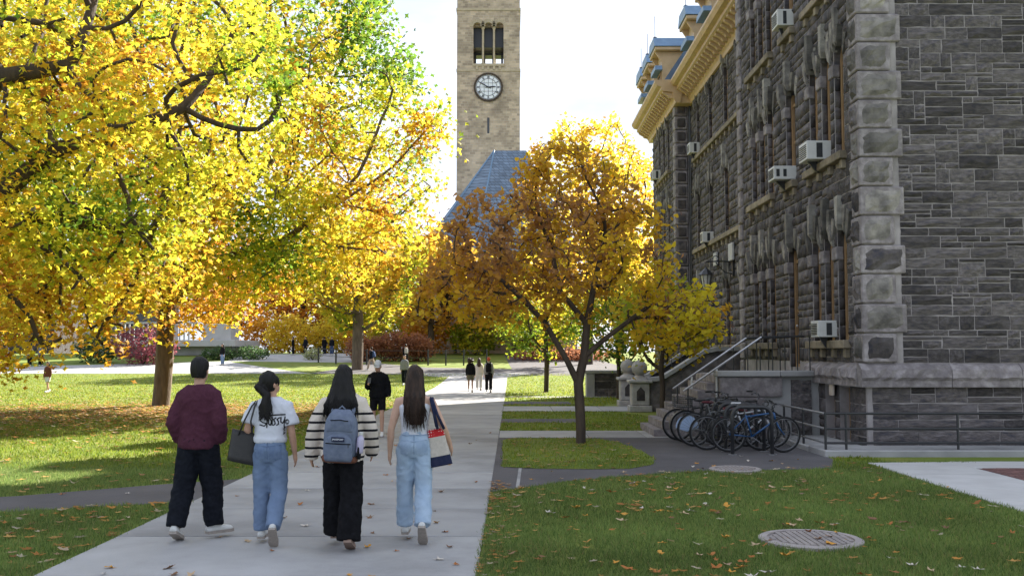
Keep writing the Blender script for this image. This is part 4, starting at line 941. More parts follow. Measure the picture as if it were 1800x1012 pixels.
# ------------------------------------------------------------------ PEOPLE
DG = lambda: bpy.context.evaluated_depsgraph_get()
def voxel(mb, name, mt, vox, sm=4, disp=None):
    me = bpy.data.meshes.new('tmp'); me.from_pydata(mb.v, [], mb.f); o = bpy.data.objects.new('tmp', me); COL.objects.link(o)
    r = o.modifiers.new('r', 'REMESH'); r.mode = 'VOXEL'; r.voxel_size = vox
    if sm: s = o.modifiers.new('s', 'SMOOTH'); s.factor = .5; s.iterations = sm
    ev = o.evaluated_get(DG()); out = bpy.data.meshes.new_from_object(ev); bpy.data.objects.remove(o); bpy.data.meshes.remove(me); out.name = name
    if disp:
        n = len(out.vertices); co = np.empty(n*3, np.float32); no = np.empty(n*3, np.float32); out.vertices.foreach_get('co', co); out.vertices.foreach_get('normal', no)
        co = co.reshape(-1, 3); no = no.reshape(-1, 3); co = co+no*disp(co)[:, None]; out.vertices.foreach_set('co', co.astype(np.float32).ravel()); out.update()
    out.materials.clear(); out.materials.append(mt); out.shade_smooth(); return out
def folds(sx, sz, amp, seed=0):
    def f(co): return np.array([mnoise.noise(Vector((p[0]*sx+seed, p[1]*sx+seed, p[2]*sz+p[0]*sz*.5)))*amp+mnoise.noise(Vector((p[0]*sx*2.2, p[1]*sx*2.2+seed, p[2]*sz*2.4)))*amp*.45+max(0, 1-abs(mnoise.noise(Vector((p[0]*7+seed, p[1]*7, p[2]*10+abs(p[0])*8))))*4.5)**2*amp*.75 for p in co])
    return f
def rings(mb, rs, n=20, e=2.3):
    """stack of horizontal super-elliptic rings (z, cx, cy, rx, ry)"""
    V = []
    for (z, cx, cy, rx, ry) in rs:
        for k in range(n):
            t = 2*math.pi*k/n; c, s = math.cos(t), math.sin(t)
            V.append((cx+rx*math.copysign(abs(c)**(2/e), c), cy+ry*math.copysign(abs(s)**(2/e), s), z))
    f = [(i*n+k, i*n+(k+1) % n, (i+1)*n+(k+1) % n, (i+1)*n+k) for i in range(len(rs)-1) for k in range(n)]+[tuple(range(n-1, -1, -1)), tuple((len(rs)-1)*n+k for k in range(n))]
    mb.add(V, f)
def cloth(name, c, c2=None, scale=30, rough=.9, bump=.25, bs=220): return mat(name, c, rough, c2 or tuple(x*.82 for x in c), scale, bump, bs, spec=.08)
M['skin'] = mat('light_tan_skin', (.50,.30,.21), .55, (.46,.265,.185), 14, .05, spec=.35)
M['skin_pale'] = mat('fair_skin', (.58,.37,.28), .55, (.53,.33,.24), 14, .05, spec=.35)
M['skin_dark'] = mat('brown_skin', (.28,.155,.10), .55, (.24,.13,.085), 14, .05, spec=.35)
M['hair_black'] = mat('black_hair', (.006,.0055,.0055), .42, (.011,.0095,.009), 40, .5, 130, spec=.22, stretch=(1,1,.12))
M['hair_brown'] = mat('dark_brown_hair', (.018,.011,.008), .42, (.05,.028,.018), 30, .5, 130, spec=.22, stretch=(1,1,.1))
M['hair_red'] = mat('bright_orange_hair', (.50,.09,.03), .5, (.38,.06,.02), 30, .4, 130)
M['shoe'] = mat('white_trainer_leather', (.66,.66,.64), .5, (.58,.58,.56), 20, .05)
M['sole'] = mat('grey_rubber_sole', (.36,.31,.27), .7, (.28,.25,.22), 30, .2)
M['eye'] = mat('dark_eye', (.02,.015,.012), .2, (.03,.02,.015), 20)
def person(loc, heading, H, label, sp, vox=.0108, group=None):
    k = H/1.75; P = {}
    root = empty('person', loc, heading, label, 'person', group); V3 = Vector
    bw = sp.get('bw', 1.0)
    legs = sp.get('legs', [(12, 6, 0, 0), (-10, -16, 25, 0)])       # per leg: thigh, shin, heel lift, toe-out (degrees); left then right
    feet = []; zmin = 1e9; J = []
    for s, (a, b, lift, out) in zip((-1, 1), legs):
        sw = sp.get('stance', .0); hip = V3((s*.092*bw, 0, .92)); kn = hip+V3((s*(.01+sw*.5), .43*math.sin(R(a)), -.43*math.cos(R(a)))); an = kn+V3((s*sw*.5, .41*math.sin(R(b)), -.41*math.cos(R(b))))
        Mx = Matrix.Rotation(R(-s*out), 4, 'Z') @ Matrix.Rotation(R(-lift), 4, 'X')
        for q in (V3((0, -.075, -.085)), V3((0, .2, -.085)), V3((0, .12, -.085))): zmin = min(zmin, (an+Mx.to_3x3() @ q).z)
        J.append((hip, kn, an, Mx))
    dz = -zmin; J = [(h+V3((0, 0, dz)), n+V3((0, 0, dz)), a+V3((0, 0, dz)), m) for h, n, a, m in J]
    lean = sp.get('lean', 0.02)
    def T(x, y, z): return V3((x, y+lean*(z-.9), z+dz))
    arms = sp.get('arms')
    sh = sp.get('sh', .175)*bw; A = []
    for s, (eo, wo) in zip((-1, 1), arms):
        S = T(s*sh, 0, 1.375); E = S+V3((s*eo[0], eo[1], eo[2])); Wr = E+V3((s*wo[0], wo[1], wo[2])); A.append((S, E, Wr))
    yaw = sp.get('yaw', 0); nod = sp.get('nod', 0)
    HM = Matrix.Translation(T(0, .012, 1.52)) @ Matrix.Rotation(R(-yaw), 4, 'Z') @ Matrix.Rotation(R(-nod), 4, 'X')
    def hd(p): return HM @ V3(p)
    def add_headpart(mb, fn):
        t = MB(); fn(t); mb.add([HM @ V3(v) for v in t.v], t.f)
    # ---- body
    mb = MB()
    rings(mb, [(z+dz, cx, cy+lean*(z-.9), rx*bw, ry) for z, cx, cy, rx, ry in [(.84, 0, 0, .13, .09), (.93, 0, -.01, .155, .108), (1.05, 0, 0, .125, .088), (1.2, 0, 0, .14, .098), (1.33, 0, -.005, .165, .098), (1.42, 0, -.008, .15, .075), (1.46, 0, -.005, .08, .055)]])
    mb.tube([T(0, -.005, 1.42), T(0, 0, 1.49), hd((0, 0, .04))], [.066, .054, .054], 12)
    def head(t):
        rings(t, [(-.012, 0, .045, .028, .03), (.0, 0, .04, .046, .05), (.03, 0, .02, .062, .078), (.07, 0, .008, .071, .09), (.11, 0, .002, .076, .097), (.15, 0, -.002, .076, .097), (.19, 0, -.006, .066, .084), (.215, 0, -.008, .044, .056), (.226, 0, -.008, .018, .022)], 18, 2.1)
        t.tube([(0, .092, .115), (0, .108, .085), (0, .122, .066), (0, .1, .058)], [.008, .011, .014, .01], 8)
        for s in (-1, 1): t.ball((s*.079, -.006, .085), .03, 8, (.4, .7, 1))
        t.ball((0, .088, .032), .018, 8, (1.3, .5, .5)); t.ball((0, .085, .02), .018, 8, (1.2, .5, .5))
        for s in (-1, 1): t.ball((s*.034, .084, .125), .02, 8, (1.2, .5, .4))
    add_headpart(mb, head)
    hands = sp.get('hands', (1, 1)); fine = vox < .012
    for s, (S, E, Wr), hon in zip((-1, 1), A, hands):
        mb.tube([T(s*.06, 0, 1.39), S, S.lerp(E, .5), E, E.lerp(Wr, .35), Wr], [.056, .052, .046, .038, .039, .026], 12)
        if not hon: continue
        d = (Wr-E).normalized(); d = (d*.8+V3((0, .12, -.35))).normalized(); side = d.cross(V3((s, 0, 0))).normalized(); nrm = side.cross(d).normalized()   # nrm points outward sideways
        if nrm.x*s < 0: nrm = -nrm
        fwd = d.cross(nrm); fwd = fwd if fwd.y > 0 else -fwd
        for q, wd in ((-.5, 1), (0.5, 1)): mb.tube([Wr-d*.01, Wr+d*.04+fwd*q*.035, Wr+d*.085+fwd*q*.042], [.022, .021, .017], 8)
        mb.tube([Wr, Wr+d*.05, Wr+d*.085], [.024, .024, .02], 8)
        if fine:
            for q, ln in ((-1.5, .062), (-.5, .076), (.5, .082), (1.5, .074)):
                b = Wr+d*.08+fwd*q*.0195; cur = -nrm*.35; mb.tube([b, b+(d+cur*.4).normalized()*ln*.5, b+(d+cur*.4).normalized()*ln*.5+(d+cur*1.6).normalized()*ln*.5], [.0105, .0095, .0075], 6)
            tb0 = Wr+d*.03+fwd*.03; mb.tube([tb0, tb0+(d*.6+fwd*.7).normalized()*.04, tb0+(d*.6+fwd*.7).normalized()*.04+(d+fwd*.1-nrm*.2).normalized()*.035], [.0125, .011, .0085], 6)
        else: mb.tube([Wr+d*.07, Wr+d*.12, Wr+d*.16-nrm*.02], [.03, .03, .02], 8)
    for (h, n, a, Mx) in J:
        mb.tube([h, h.lerp(n, .5), n, n.lerp(a, .3)+V3((0, -.012, 0)), a], [.082, .07, .053, .054, .036], 12)
        t = MB(); t.tube([(0, -.04, -.05), (0, .06, -.055), (0, .16, -.065)], [.035, .036, .025], 8); mb.add([a+Mx.to_3x3() @ V3(v) for v in t.v], t.f)
    body = link('body', voxel(mb, 'body', sp.get('skin', M['skin']), vox, 3), root); body.scale = (k,)*3
    def child(name, me, par=None):
        o = link(name, me, root if par is None else par); 
        if par is None: o.scale = (k,)*3
        return o
    # ---- face
    if sp.get('face'):
        for s in (-1, 1):
            t = MB(); t.ball((0, 0, 0), .011, 8, (1.3, .5, .8)); child('eye', MB().add([hd((v[0]+s*.034, v[1]+.093, v[2]+.108)) for v in t.v], t.f).mesh('eye', M['eye'], True))
            t = MB(); t.ball((0, 0, 0), .018, 8, (1.2, .35, .22)); child('eyebrow', MB().add([hd((v[0]+s*.034, v[1]+.095, v[2]+.132)) for v in t.v], t.f).mesh('eyebrow', M['hair_black'], True))
        t = MB(); t.ball((0, 0, 0), .02, 8, (1.2, .3, .3)); M.setdefault('lip', mat('lip_pink', (.42,.16,.13), .5)); child('mouth', MB().add([hd((v[0], v[1]+.098, v[2]+.027)) for v in t.v], t.f).mesh('mouth', M['lip'], True))
    # ---- trousers / shorts / skirt
    tr = sp.get('trousers')
    if tr:
        mb = MB(); w0 = tr.get('waist', 1.06); g = tr.get('hipx', 1.0); ease = tr.get('ease', .012)
        rings(mb, [(z+dz, 0, lean*(z-.9)-cy, (rx*bw+ease)*g, ry+ease) for z, cy, rx, ry in [(.8, .0, .12, .085), (.86, .012, .158, .112), (.93, .018, .168, .122), (1.0, .01, .15, .108), (w0, .0, .133, .095)]])
        for (h, n, a, Mx) in J:
            ln = tr.get('len', 1.0); r0, r1, r2 = tr.get('r', (.098, .08, .085))
            pts = [h+V3((0, -.008, -.02)), h.lerp(n, .5), n, n.lerp(a, .5)+V3((0, -.01, 0)), a+V3((0, -.012, .0 if not tr.get('long') else -.05))]; rr = [r0, (r0+r1)/2+.004, r1, (r1+r2)/2, r2]
            if ln < 1: pts = pts[:2]+[h.lerp(n, .5+ln*.5)]; rr = [r0, r0*.98, r0*.95]
            mb.tube(pts, rr, 14)
        o = child('trousers' if tr.get('len', 1) == 1 else 'shorts', voxel(mb, 'trousers', tr['mat'], max(vox, .013), 4, folds(6, 9, tr.get('fold', .014)*.5, 3)))
        if tr.get('pockets'):
            bv = BVHTree.FromPolygons([v.co for v in o.data.vertices], [p.vertices[:] for p in o.data.polygons])
            def ry(x, z):
                h_ = bv.ray_cast(V3((x, -1, z)), V3((0, 1, 0))); return V3((x, (h_[0].y if h_[0] else -.1)-.0015, z))
            sm = MB(); sm.tube([ry(0, z+dz) for z in np.linspace(tr.get('waist', 1.06)-.03, .84, 9)], .003, 4); sm.tube([ry(x, tr.get('waist', 1.06)-.035+dz) for x in np.linspace(-.125, .125, 11)], .003, 4)
            sm.tube([ry(x, 1.0+dz-.03+abs(x)*.12) for x in np.linspace(-.13, .13, 11)], .0025, 4); link('seam', sm.mesh('seam', tr['pockets']), o)
            for s in (-1, 1):
                pk = MB(); n = 0; w_, h_ = .062, .07; cz = .93+dz-.02
                for j in range(5):
                    for i in range(5):
                        x = s*.082+w_*(i/2-1)*(.95 if j else .0 if i in (0, 4) and False else .95); z = cz+h_*(j/2-1)-(.02 if j == 0 and i in (2,) else 0)
                        hit = bv.ray_cast(V3((x, -1, z)), V3((0, 1, 0))); y = hit[0].y if hit[0] else -.1; pk.v.append((x, y-.006, z)); n += 1
                pk.f = [(j*5+i, j*5+i+1, (j+1)*5+i+1, (j+1)*5+i) for j in range(4) for i in range(4)]; me = pk.mesh('pocket', tr['pockets'], True)
                link('pocket', me, o); bpy.data.objects[-1] if False else None
                so_ = o.children[-1]; sm_ = so_.modifiers.new('thick', 'SOLIDIFY'); sm_.thickness = .005
    sk = sp.get('skirt')
    if sk:
        mb = MB(); rings(mb, [(z+dz, 0, lean*(z-.9), rx, ry) for z, rx, ry in [(sk['z'], sk['r'], sk['r']*.75), (.93, .175, .13), (1.05, .135, .1)]]); child('skirt', voxel(mb, 'skirt', sk['mat'], max(vox, .012), 3, folds(16, 2, .012, 5)))
    # ---- shoes
    for (h, n, a, Mx) in J:
        t = MB(); n_ = 12
        secs = [(-.085, .024, .045), (-.07, .036, .07), (-.02, .038, .09), (.03, .039, .075), (.09, .045, .05), (.15, .046, .04), (.185, .036, .03), (.2, .018, .018)]
        V = []
        for (y, hw, ht) in secs:
            for q in range(n_):
                an = 2*math.pi*q/n_; c, s = math.cos(an), math.sin(an); V.append((hw*math.copysign(abs(c)**.8, c), y, -.062+(ht*s if s > 0 else .004*s)))
        f = [(i*n_+q, i*n_+(q+1) % n_, (i+1)*n_+(q+1) % n_, (i+1)*n_+q) for i in range(len(secs)-1) for q in range(n_)]+[tuple(range(n_)), tuple((len(secs)-1)*n_+q for q in range(n_))]
        s_ = sp.get('shoe', M['shoe']); o = child('shoe', MB().add([a+Mx.to_3x3() @ V3(v) for v in V], f).mesh('shoe', s_, True))
        so2 = MB(); so2.prism([(-.036, -.08), (.036, -.08), (.042, -.02), (.044, .06), (.052, .12), (.048, .17), (.03, .205), (-.03, .205), (-.048, .17), (-.052, .12), (-.044, .06), (-.042, -.02)], 'z', -.09, -.06)
        child('sole', MB().add([a+Mx.to_3x3() @ V3(v) for v in so2.v], so2.f).mesh('sole', sp.get('solem', M['sole'])), o)
    # ---- top
    tp = sp['top']; mb = MB(); ease = tp.get('ease', .02); hem = tp.get('hem', .86)
    prof = [(hem-.0, 0, .148+tp.get('hemx', 0), .108), (hem+.05, -.004, .156+tp.get('hemx', 0)*1.3, .115), (1.06, 0, .148+tp.get('hemx', 0), .105), (1.2, 0, .155, .108), (1.33, -.006, .176, .11), (1.405, -.008, .165, .09), (1.445, -.006, .115, .068), (tp.get('neck', 1.475), -.004, .07, .056)]
    prof = [q for q in prof if q[0] >= hem]
    if tp.get('tank'): prof = [q for q in prof if q[0] < 1.34]; prof += [(1.37, -.008, .12, .085)]
    rings(mb, [(z+dz, 0, cy+lean*(z-.9), (rx+ease)*bw, ry+ease) for z, cy, rx, ry in prof])
    if not tp.get('tank'):
        for s, (S, E, Wr) in zip((-1, 1), A):
            r0, r1, r2 = tp.get('sl', (.07, .062, .05)); L_ = tp.get('slen', 1.0)
            pts = [T(s*.08, -.004, 1.4), S+V3((-s*.012, 0, .0)), S.lerp(E, .5), E]; rr = [.06, r0*.86, (r0+r1)/2, r1]
            if L_ >= 1: pts += [E.lerp(Wr, .55), Wr+(Wr-E).normalized()*tp.get('cuff', 0)]; rr += [(r1+r2)/2+.004, r2]
            else: pts = pts[:2]+[S.lerp(E, L_*.6), S.lerp(E, L_)]; rr = [.06, r0*.88, r0*1.02, r0*1.08]
            mb.tube(pts, rr, 14)
    top = child(tp.get('name', 'shirt'), voxel(mb, 'top', tp['mat'], max(vox, .013), 4, folds(5.5, 6, tp.get('fold', .014)*.55, 7)))
    if tp.get('tank'):
        for s in (-1, 1): child('shoulder_strap', MB().tube([T(s*.1, -.118, 1.3), T(s*.098, -.108, 1.4), T(s*.1, -.03, 1.462), T(s*.1, .06, 1.44), T(s*.1, .1, 1.34)], .011, 6).mesh('strap', tp['mat'], True))
    if tp.get('hood'):
        mb = MB(); mb.tube([T(.085*math.cos(t), -.03+.075*math.sin(t), 1.455-.02*math.sin(t)) for t in np.linspace(0, 2*math.pi, 14)], .026, 8); mb.ball(T(0, -.1, 1.43), .09, 10, (1.1, .5, .8)); child('hood', voxel(mb, 'hood', tp['mat'], .014, 3), top)
    # ---- hair
    hr = sp.get('hair')
    if hr:
        mb = MB(); st = hr['style']
        def cap(t):
            rings(t, [(.03 if st != 'short' else .025, 0, -.035, .066, .062), (.07, 0, -.03, .08, .078), (.11, 0, -.022, .0875, .09), (.15, 0, -.012, .089, .1), (.19, 0, -.01, .079, .093), (.22, 0, -.01, .056, .07), (.242, 0, -.01, .024, .03)], 18, 2.1)
        if st == 'undercap': add_headpart(mb, lambda t: rings(t, [(.04, 0, -.05, .06, .045), (.08, 0, -.035, .077, .066), (.12, 0, -.03, .08, .07)], 16, 2.1))
        else: add_headpart(mb, cap)
        if st == 'long':
            z1 = hr['z1']; wd = hr.get('w', .13)
            rings(mb, [(1.72+dz, 0, lean*.7-.005, .06, .07), (1.66+dz, 0, lean*.7-.02, .09, .085), (1.58+dz, 0, lean*.7-.045, .1, .078), (1.48+dz, 0, lean*.55-.075, .115+(wd-.13)*.5, .06), (1.38+dz, 0, lean*.45-.115, wd, .045), (z1+.12+dz, hr.get('dx', 0)*.5, lean*.3-.14, wd*.96, .034), (z1+.04+dz, hr.get('dx', 0), lean*.3-.14, wd*.75, .028), (z1+dz, hr.get('dx', 0), lean*.3-.135, wd*.5, .02)], 22, 2.2)
        if st == 'pony':
            mb.tube([hd((0, -.09, .15)), hd((-.01, -.15, .12)), T(-.02, -.13, 1.5), T(-.03, -.14, 1.4), T(-.02, -.145, 1.31), T(-.0, -.14, 1.25)], [.03, .045, .05, .055, .042, .015], 12)
            for q in (-1, 1): add_headpart(mb, lambda t: t.tube([(q*.07, .05, .17), (q*.082, .055, .11), (q*.08, .045, .06)], [.014, .012, .006], 6))
        if st == 'curly':
            rngc = random.Random(3)
            for _ in range(70):
                a = rngc.uniform(0, 6.28); z = rngc.uniform(-.06, .24); rr = .11+.05*(1-abs(z-.08)/.2); add_headpart(mb, lambda t: t.ball((rr*math.cos(a), -.03+rr*math.sin(a)*.9-(.02), z), .04, 6))
        def strands(co): return np.array([mnoise.noise(Vector((p[0]*70, p[1]*70, p[2]*5)))*.006+mnoise.noise(Vector((p[0]*22, p[1]*22, p[2]*3)))*.008 for p in co])
        ho = child('hair', voxel(mb, 'hair', hr['mat'], max(.009, vox*.9), 3, strands if vox < .012 else None))
        if vox < .012 and st in ('long', 'pony'):
            rr = random.Random(9); ms = MB()
            for _ in range(260 if st == 'long' else 120):
                if st == 'long':
                    t = rr.uniform(-1, 1); w_ = hr.get('w', .13); zz = hr['z1']+dz+rr.uniform(-.09, .1)+abs(t)*.05; dx = hr.get('dx', 0)
                    ms.tube([T(t*.085, -.06-.03*math.sqrt(1-t*t), 1.6), T(t*.11, -.07-.055*math.sqrt(1-t*t), 1.48), (t*w_*1.02+rr.uniform(-.01, .01), -.115-.055*math.sqrt(1-t*t)+lean*.3, 1.36+dz), (t*w_*.98+dx+rr.uniform(-.045, .045), -.15-.03*math.sqrt(1-t*t)+lean*.3, zz)], [.003, .0045, .004, .001], 3, False)
                else:
                    ms.tube([T(rr.uniform(-.05, .03), -.17, 1.48), T(rr.uniform(-.09, .05), -.18, 1.38), T(rr.uniform(-.09, .06), -.18, rr.uniform(1.22, 1.32))], [.005, .006, .0015], 4, False)
            child('loose_strands', ms.mesh('strands', hr['mat'], True), ho)
    if sp.get('cap'):
        mb = MB(); add_headpart(mb, lambda t: rings(t, [(.12, 0, -.004, .088, .108), (.17, 0, -.006, .088, .107), (.21, 0, -.008, .072, .088), (.24, 0, -.008, .04, .05), (.25, 0, -.008, .01, .012)], 18, 2.1))
        co = child('cap', mb.mesh('cap', sp['cap'], True)); mb = MB(); add_headpart(mb, lambda t: t.prism([(-.075, .08), (-.06, .15), (-.03, .185), (.03, .185), (.06, .15), (.075, .08)], 'z', .118, .128)); child('cap_brim', mb.mesh('brim', sp['cap']), co)
    root['k'] = k; root['dz'] = dz
    return dict(root=root, k=k, dz=dz, T=lambda x, y, z: T(x, y, z)*k, A=[tuple(q*k for q in a) for a in A], top=top, hd=lambda p: hd(p)*k)
HANG = lambda out=.03, fw=.02, bend=.04: ((out, -.01, -.29), (-.0, fw+bend, -.245))
M['maroon'] = cloth('maroon_sweatshirt_fleece', (.085,.03,.048), (.068,.023,.038), 40)
M['navy'] = cloth('dark_navy_cotton_twill', (.008,.0095,.014), (.013,.015,.021), 25, .8)
M['tee'] = cloth('white_cotton_jersey', (.62,.64,.70), (.56,.58,.64), 8, .9, .1)
M['jean'] = cloth('mid_blue_denim', (.19,.26,.39), (.155,.215,.33), 7, .9, .4, 400)
M['jean2'] = cloth('mid_blue_denim_pocket', (.17,.235,.36), (.12,.17,.28), 14, .9, .4, 400)
M['jeanl'] = cloth('bleached_denim', (.42,.53,.66), (.35,.46,.60), 6, .9, .4, 400)
M['jeanl2'] = cloth('bleached_denim_pocket', (.36,.46,.60), (.27,.36,.50), 12, .9, .4, 400)
M['black_cloth'] = cloth('black_cotton', (.007,.007,.008), (.012,.012,.014), 20)
M['tank'] = cloth('white_ribbed_tank', (.66,.68,.74), (.60,.62,.68), 60, .9, .2)
def striped(name, c1, c2, stripes):
    m = cloth(name, c1); t = m.node_tree; N = t.nodes; l = t.links.new; b = N['Principled BSDF']; tc = N.new('ShaderNodeTexCoord'); sp_ = N.new('ShaderNodeSeparateXYZ'); l(tc.outputs['Object'], sp_.inputs[0])
    mr = N.new('ShaderNodeMapRange'); mr.inputs['From Min'].default_value = .6; mr.inputs['From Max'].default_value = 1.6; l(sp_.outputs[2], mr.inputs['Value'])
    rp = N.new('ShaderNodeValToRGB'); rp.color_ramp.interpolation = 'CONSTANT'; e = rp.color_ramp.elements; e[0].position = 0; e[0].color = (*c1, 1); e[1].position = .999; e[1].color = (*c1, 1)
    for z in stripes:
        a = (z-.6); q = e.new(a-.012); q.color = (*c2, 1); q = e.new(a+.012); q.color = (*c1, 1)
    l(mr.outputs[0], rp.inputs[0]); l(rp.outputs[0], b.inputs['Base Color']); return m
M['stripe'] = striped('cream_knit_with_black_stripes', (.60,.53,.47), (.016,.016,.02), [.90, .985, 1.07, 1.155, 1.24, 1.325])
w1 = at(352, 945, 10.3)
p1 = person((-3.22, 10.3, .014), R(-2), 1.80, 'man in maroon sweatshirt and black trousers walking away, hands in pockets', dict(
    bw=.98, sh=.175, stance=.045, legs=[(-4, -20, 22, 4), (9, 4, 0, 42)], arms=[((.06, -.06, -.28), (-.03, .1, -.19)), ((.06, -.06, -.28), (-.03, .1, -.19))], hands=(0, 0), lean=.0,
    top=dict(name='sweatshirt', mat=M['maroon'], ease=.038, hem=.85, hemx=.004, sl=(.08, .076, .056), fold=.022, cuff=-.01), trousers=dict(mat=M['navy'], ease=.014, r=(.108, .108, .092), fold=.024, waist=1.0), hair=dict(style='short', mat=M['hair_black']), skin=M['skin'], solem=M['sole'], yaw=5))
p2 = person((-2.42, 10.05, .014), R(0), 1.66, 'woman in white graphic tee and blue jeans walking away, hair in dark ponytail', dict(
    bw=.92, sh=.185, legs=[(7, 4, 0, 4), (2, -34, 48, -6)], arms=[((.07, -.05, -.25), (-.03, .15, -.12)), ((.055, -.02, -.27), (.02, .07, -.23))], lean=.04, nod=-16, yaw=40,
    top=dict(name='tee_shirt', mat=M['tee'], ease=.026, hem=1.0, hemx=.01, sl=(.088, .08, .07), slen=.72, fold=.016), trousers=dict(mat=M['jean'], ease=.014, r=(.102, .088, .082), fold=.018, waist=1.09, pockets=M['jean2']), hair=dict(style='pony', mat=M['hair_black']), skin=M['skin'], face=True))
p3 = person((-1.66, 9.85, .014), R(0), 1.72, 'woman in cream striped sweater walking away with long black hair', dict(
    bw=.98, sh=.185, legs=[(16, 12, 0, 0), (-8, -18, 24, 0)], arms=[((.1, -.03, -.27), (.03, .05, -.23)), ((.085, .02, -.27), (-.0, .12, -.2))], lean=.01,
    top=dict(name='striped_sweater', mat=M['stripe'], ease=.045, hem=.8, hemx=.02, sl=(.086, .078, .07), fold=.016, cuff=.06), trousers=dict(mat=M['black_cloth'], ease=.016, r=(.112, .112, .118), fold=.016, long=True), hair=dict(style='long', mat=M['hair_black'], z1=1.18, w=.165), skin=M['skin'],
    shoe=mat('tan_suede_sneaker', (.33,.19,.15), .7), solem=mat('gum_sole', (.34,.24,.19), .7)))
p4 = person((-.99, 10.2, .014), R(3), 1.70, 'woman in white tank top and pale jeans walking away, long brown hair', dict(
    bw=.94, sh=.18, legs=[(9, 5, 0, 0), (-6, -30, 46, 4)], arms=[((.075, -.03, -.28), (.015, .05, -.245)), ((.125, -.06, -.25), (.075, .12, -.2))], lean=.03,
    top=dict(name='tank_top', mat=M['tank'], ease=.006, hem=1.0, hemx=-.004, tank=True, fold=.008), trousers=dict(mat=M['jeanl'], ease=.016, r=(.106, .09, .088), fold=.02, waist=1.07, pockets=M['jeanl2']), hair=dict(style='long', mat=M['hair_brown'], z1=1.14, w=.105, dx=.02), skin=M['skin_pale']))
p5_ = person((-3.03, 22.6, .014), R(180), 1.68, 'man in black hoodie, shorts and white cap looking down at a phone', dict(
    bw=1.05, sh=.18, legs=[(10, -4, 10, 5), (-4, -8, 0, 8)], arms=[((.04, -.03, -.27), (.03, .06, -.2)), ((.05, -.02, -.26), (-.04, .22, .1))], hands=(0, 1), lean=.02, nod=16, face=True,
    top=dict(name='hoodie', mat=M['black_cloth'], ease=.04, hem=.88, sl=(.085, .078, .06), fold=.018, hood=True), trousers=dict(mat=M['black_cloth'], ease=.008, r=(.094, .09, .09), len=.55, fold=.012), hair=dict(style='undercap', mat=M['hair_black']), cap=cloth('white_cap_cotton', (.62,.62,.62)), skin=M['skin']), vox=.0115)
wr = p5_['A'][1][2]; ph = p5_['root'].matrix_basis @ (wr+Vector((-.035, .08, .07)))
o = bevel(MB().box(-.037, .037, -.005, .005, -.075, .075).build('phone', M['black_metal']), .004); o.location = ph; o.rotation_euler = (R(-35), 0, 0); tag(o, 'black phone held up by the man in the white cap', 'phone')
# ---- things the walkers carry
def rootpt(p, v): return p['root'].matrix_basis @ Vector(v)
M['leather'] = mat('black_grained_leather', (.016,.015,.015), .45, (.024,.022,.021), 30, .3, 160, spec=.5)
def tote(p, c, size, mats, label, name, tilt, strap_pts, band=None, basez=0, strapm=None, rz=0, strap_r=.011):
    """open trapezoid shoulder bag: size (bottom, top, depth, height), c = centre of the bottom"""
    b, t_, d, h = size; e = empty(name, rootpt(p, c), 0, label, 'bag'); e.rotation_euler = (0, R(tilt), R(rz))
    lv = [0, basez, h-.075, h-.001] if band else ([0, basez, h] if basez else [0, h*.5, h]); parts = []
    def ring(z):
        f = z/h; w_ = (b+(t_-b)*f)/2; dd = d/2*(1-.5*f); r = []
        for q in range(20):
            a = 2*math.pi*q/20; cc, ss = math.cos(a), math.sin(a); r.append((w_*math.copysign(abs(cc)**.45, cc), dd*math.copysign(abs(ss)**.55, ss), z))
        return r
    segs = [(0, basez, mats[1]), (basez, h-.075, mats[0]), (h-.075, h, band)] if band else [(0, h, mats[0])]
    for i, (z0, z1, mm) in enumerate(segs):
        m = MB(); V = []; n = 6
        for q in range(n+1): V += ring(z0+(z1-z0)*q/n)
        f = [(q*20+k2, q*20+(k2+1) % 20, (q+1)*20+(k2+1) % 20, (q+1)*20+k2) for q in range(n) for k2 in range(20)]
        if z0 == 0: f.append(tuple(range(19, -1, -1)))
        if i == len(segs)-1: f.append(tuple(n*20+k2 for k2 in range(20)))
        m.add(V, f).build(('bag_body' if mm is mats[0] else 'bag_base' if i == 0 else 'bag_band'), mm, e, True)
    inv = e.matrix_basis.inverted()
    for sp_ in strap_pts:
        MB().tube([inv @ rootpt(p, q) for q in sp_], strap_r, 6).build('strap', strapm or mats[0], e, True)
T2 = p2['T']; 
tote(p2, (-.275, -.02, .80), (.30, .36, .15, .31), (M['leather'],), 'black leather tote hanging from the shoulder of the woman in white tee', 'tote_bag', 14, [[(-.30, -.07, 1.08), (-.235, -.12, 1.22), (-.165, -.10, 1.37), (-.15, -.02, 1.41), (-.16, .08, 1.33), (-.2, .05, 1.12)], [(-.16, -.09, 1.10), (-.165, -.135, 1.22), (-.135, -.115, 1.36), (-.13, -.02, 1.415), (-.13, .1, 1.3), (-.16, .08, 1.1)]], strap_r=.009, rz=20)
def dots():
    m = cloth('red_polka_dot_cotton', (.50,.03,.035)); t = m.node_tree; N = t.nodes; l = t.links.new; b = N['Principled BSDF']; tc = N.new('ShaderNodeTexCoord'); v = N.new('ShaderNodeTexVoronoi'); v.inputs['Scale'].default_value = 38; v.inputs['Randomness'].default_value = .15; l(tc.outputs['Object'], v.inputs['Vector'])
    rp = N.new('ShaderNodeValToRGB'); rp.color_ramp.interpolation = 'CONSTANT'; rp.color_ramp.elements[0].color = (.75,.7,.7,1); rp.color_ramp.elements[1].position = .3; rp.color_ramp.elements[1].color = (.50,.03,.035,1); l(v.outputs['Distance'], rp.inputs[0]); l(rp.outputs[0], b.inputs['Base Color']); return m
M['navycan'] = cloth('navy_canvas', (.02,.026,.06), (.03,.035,.07))
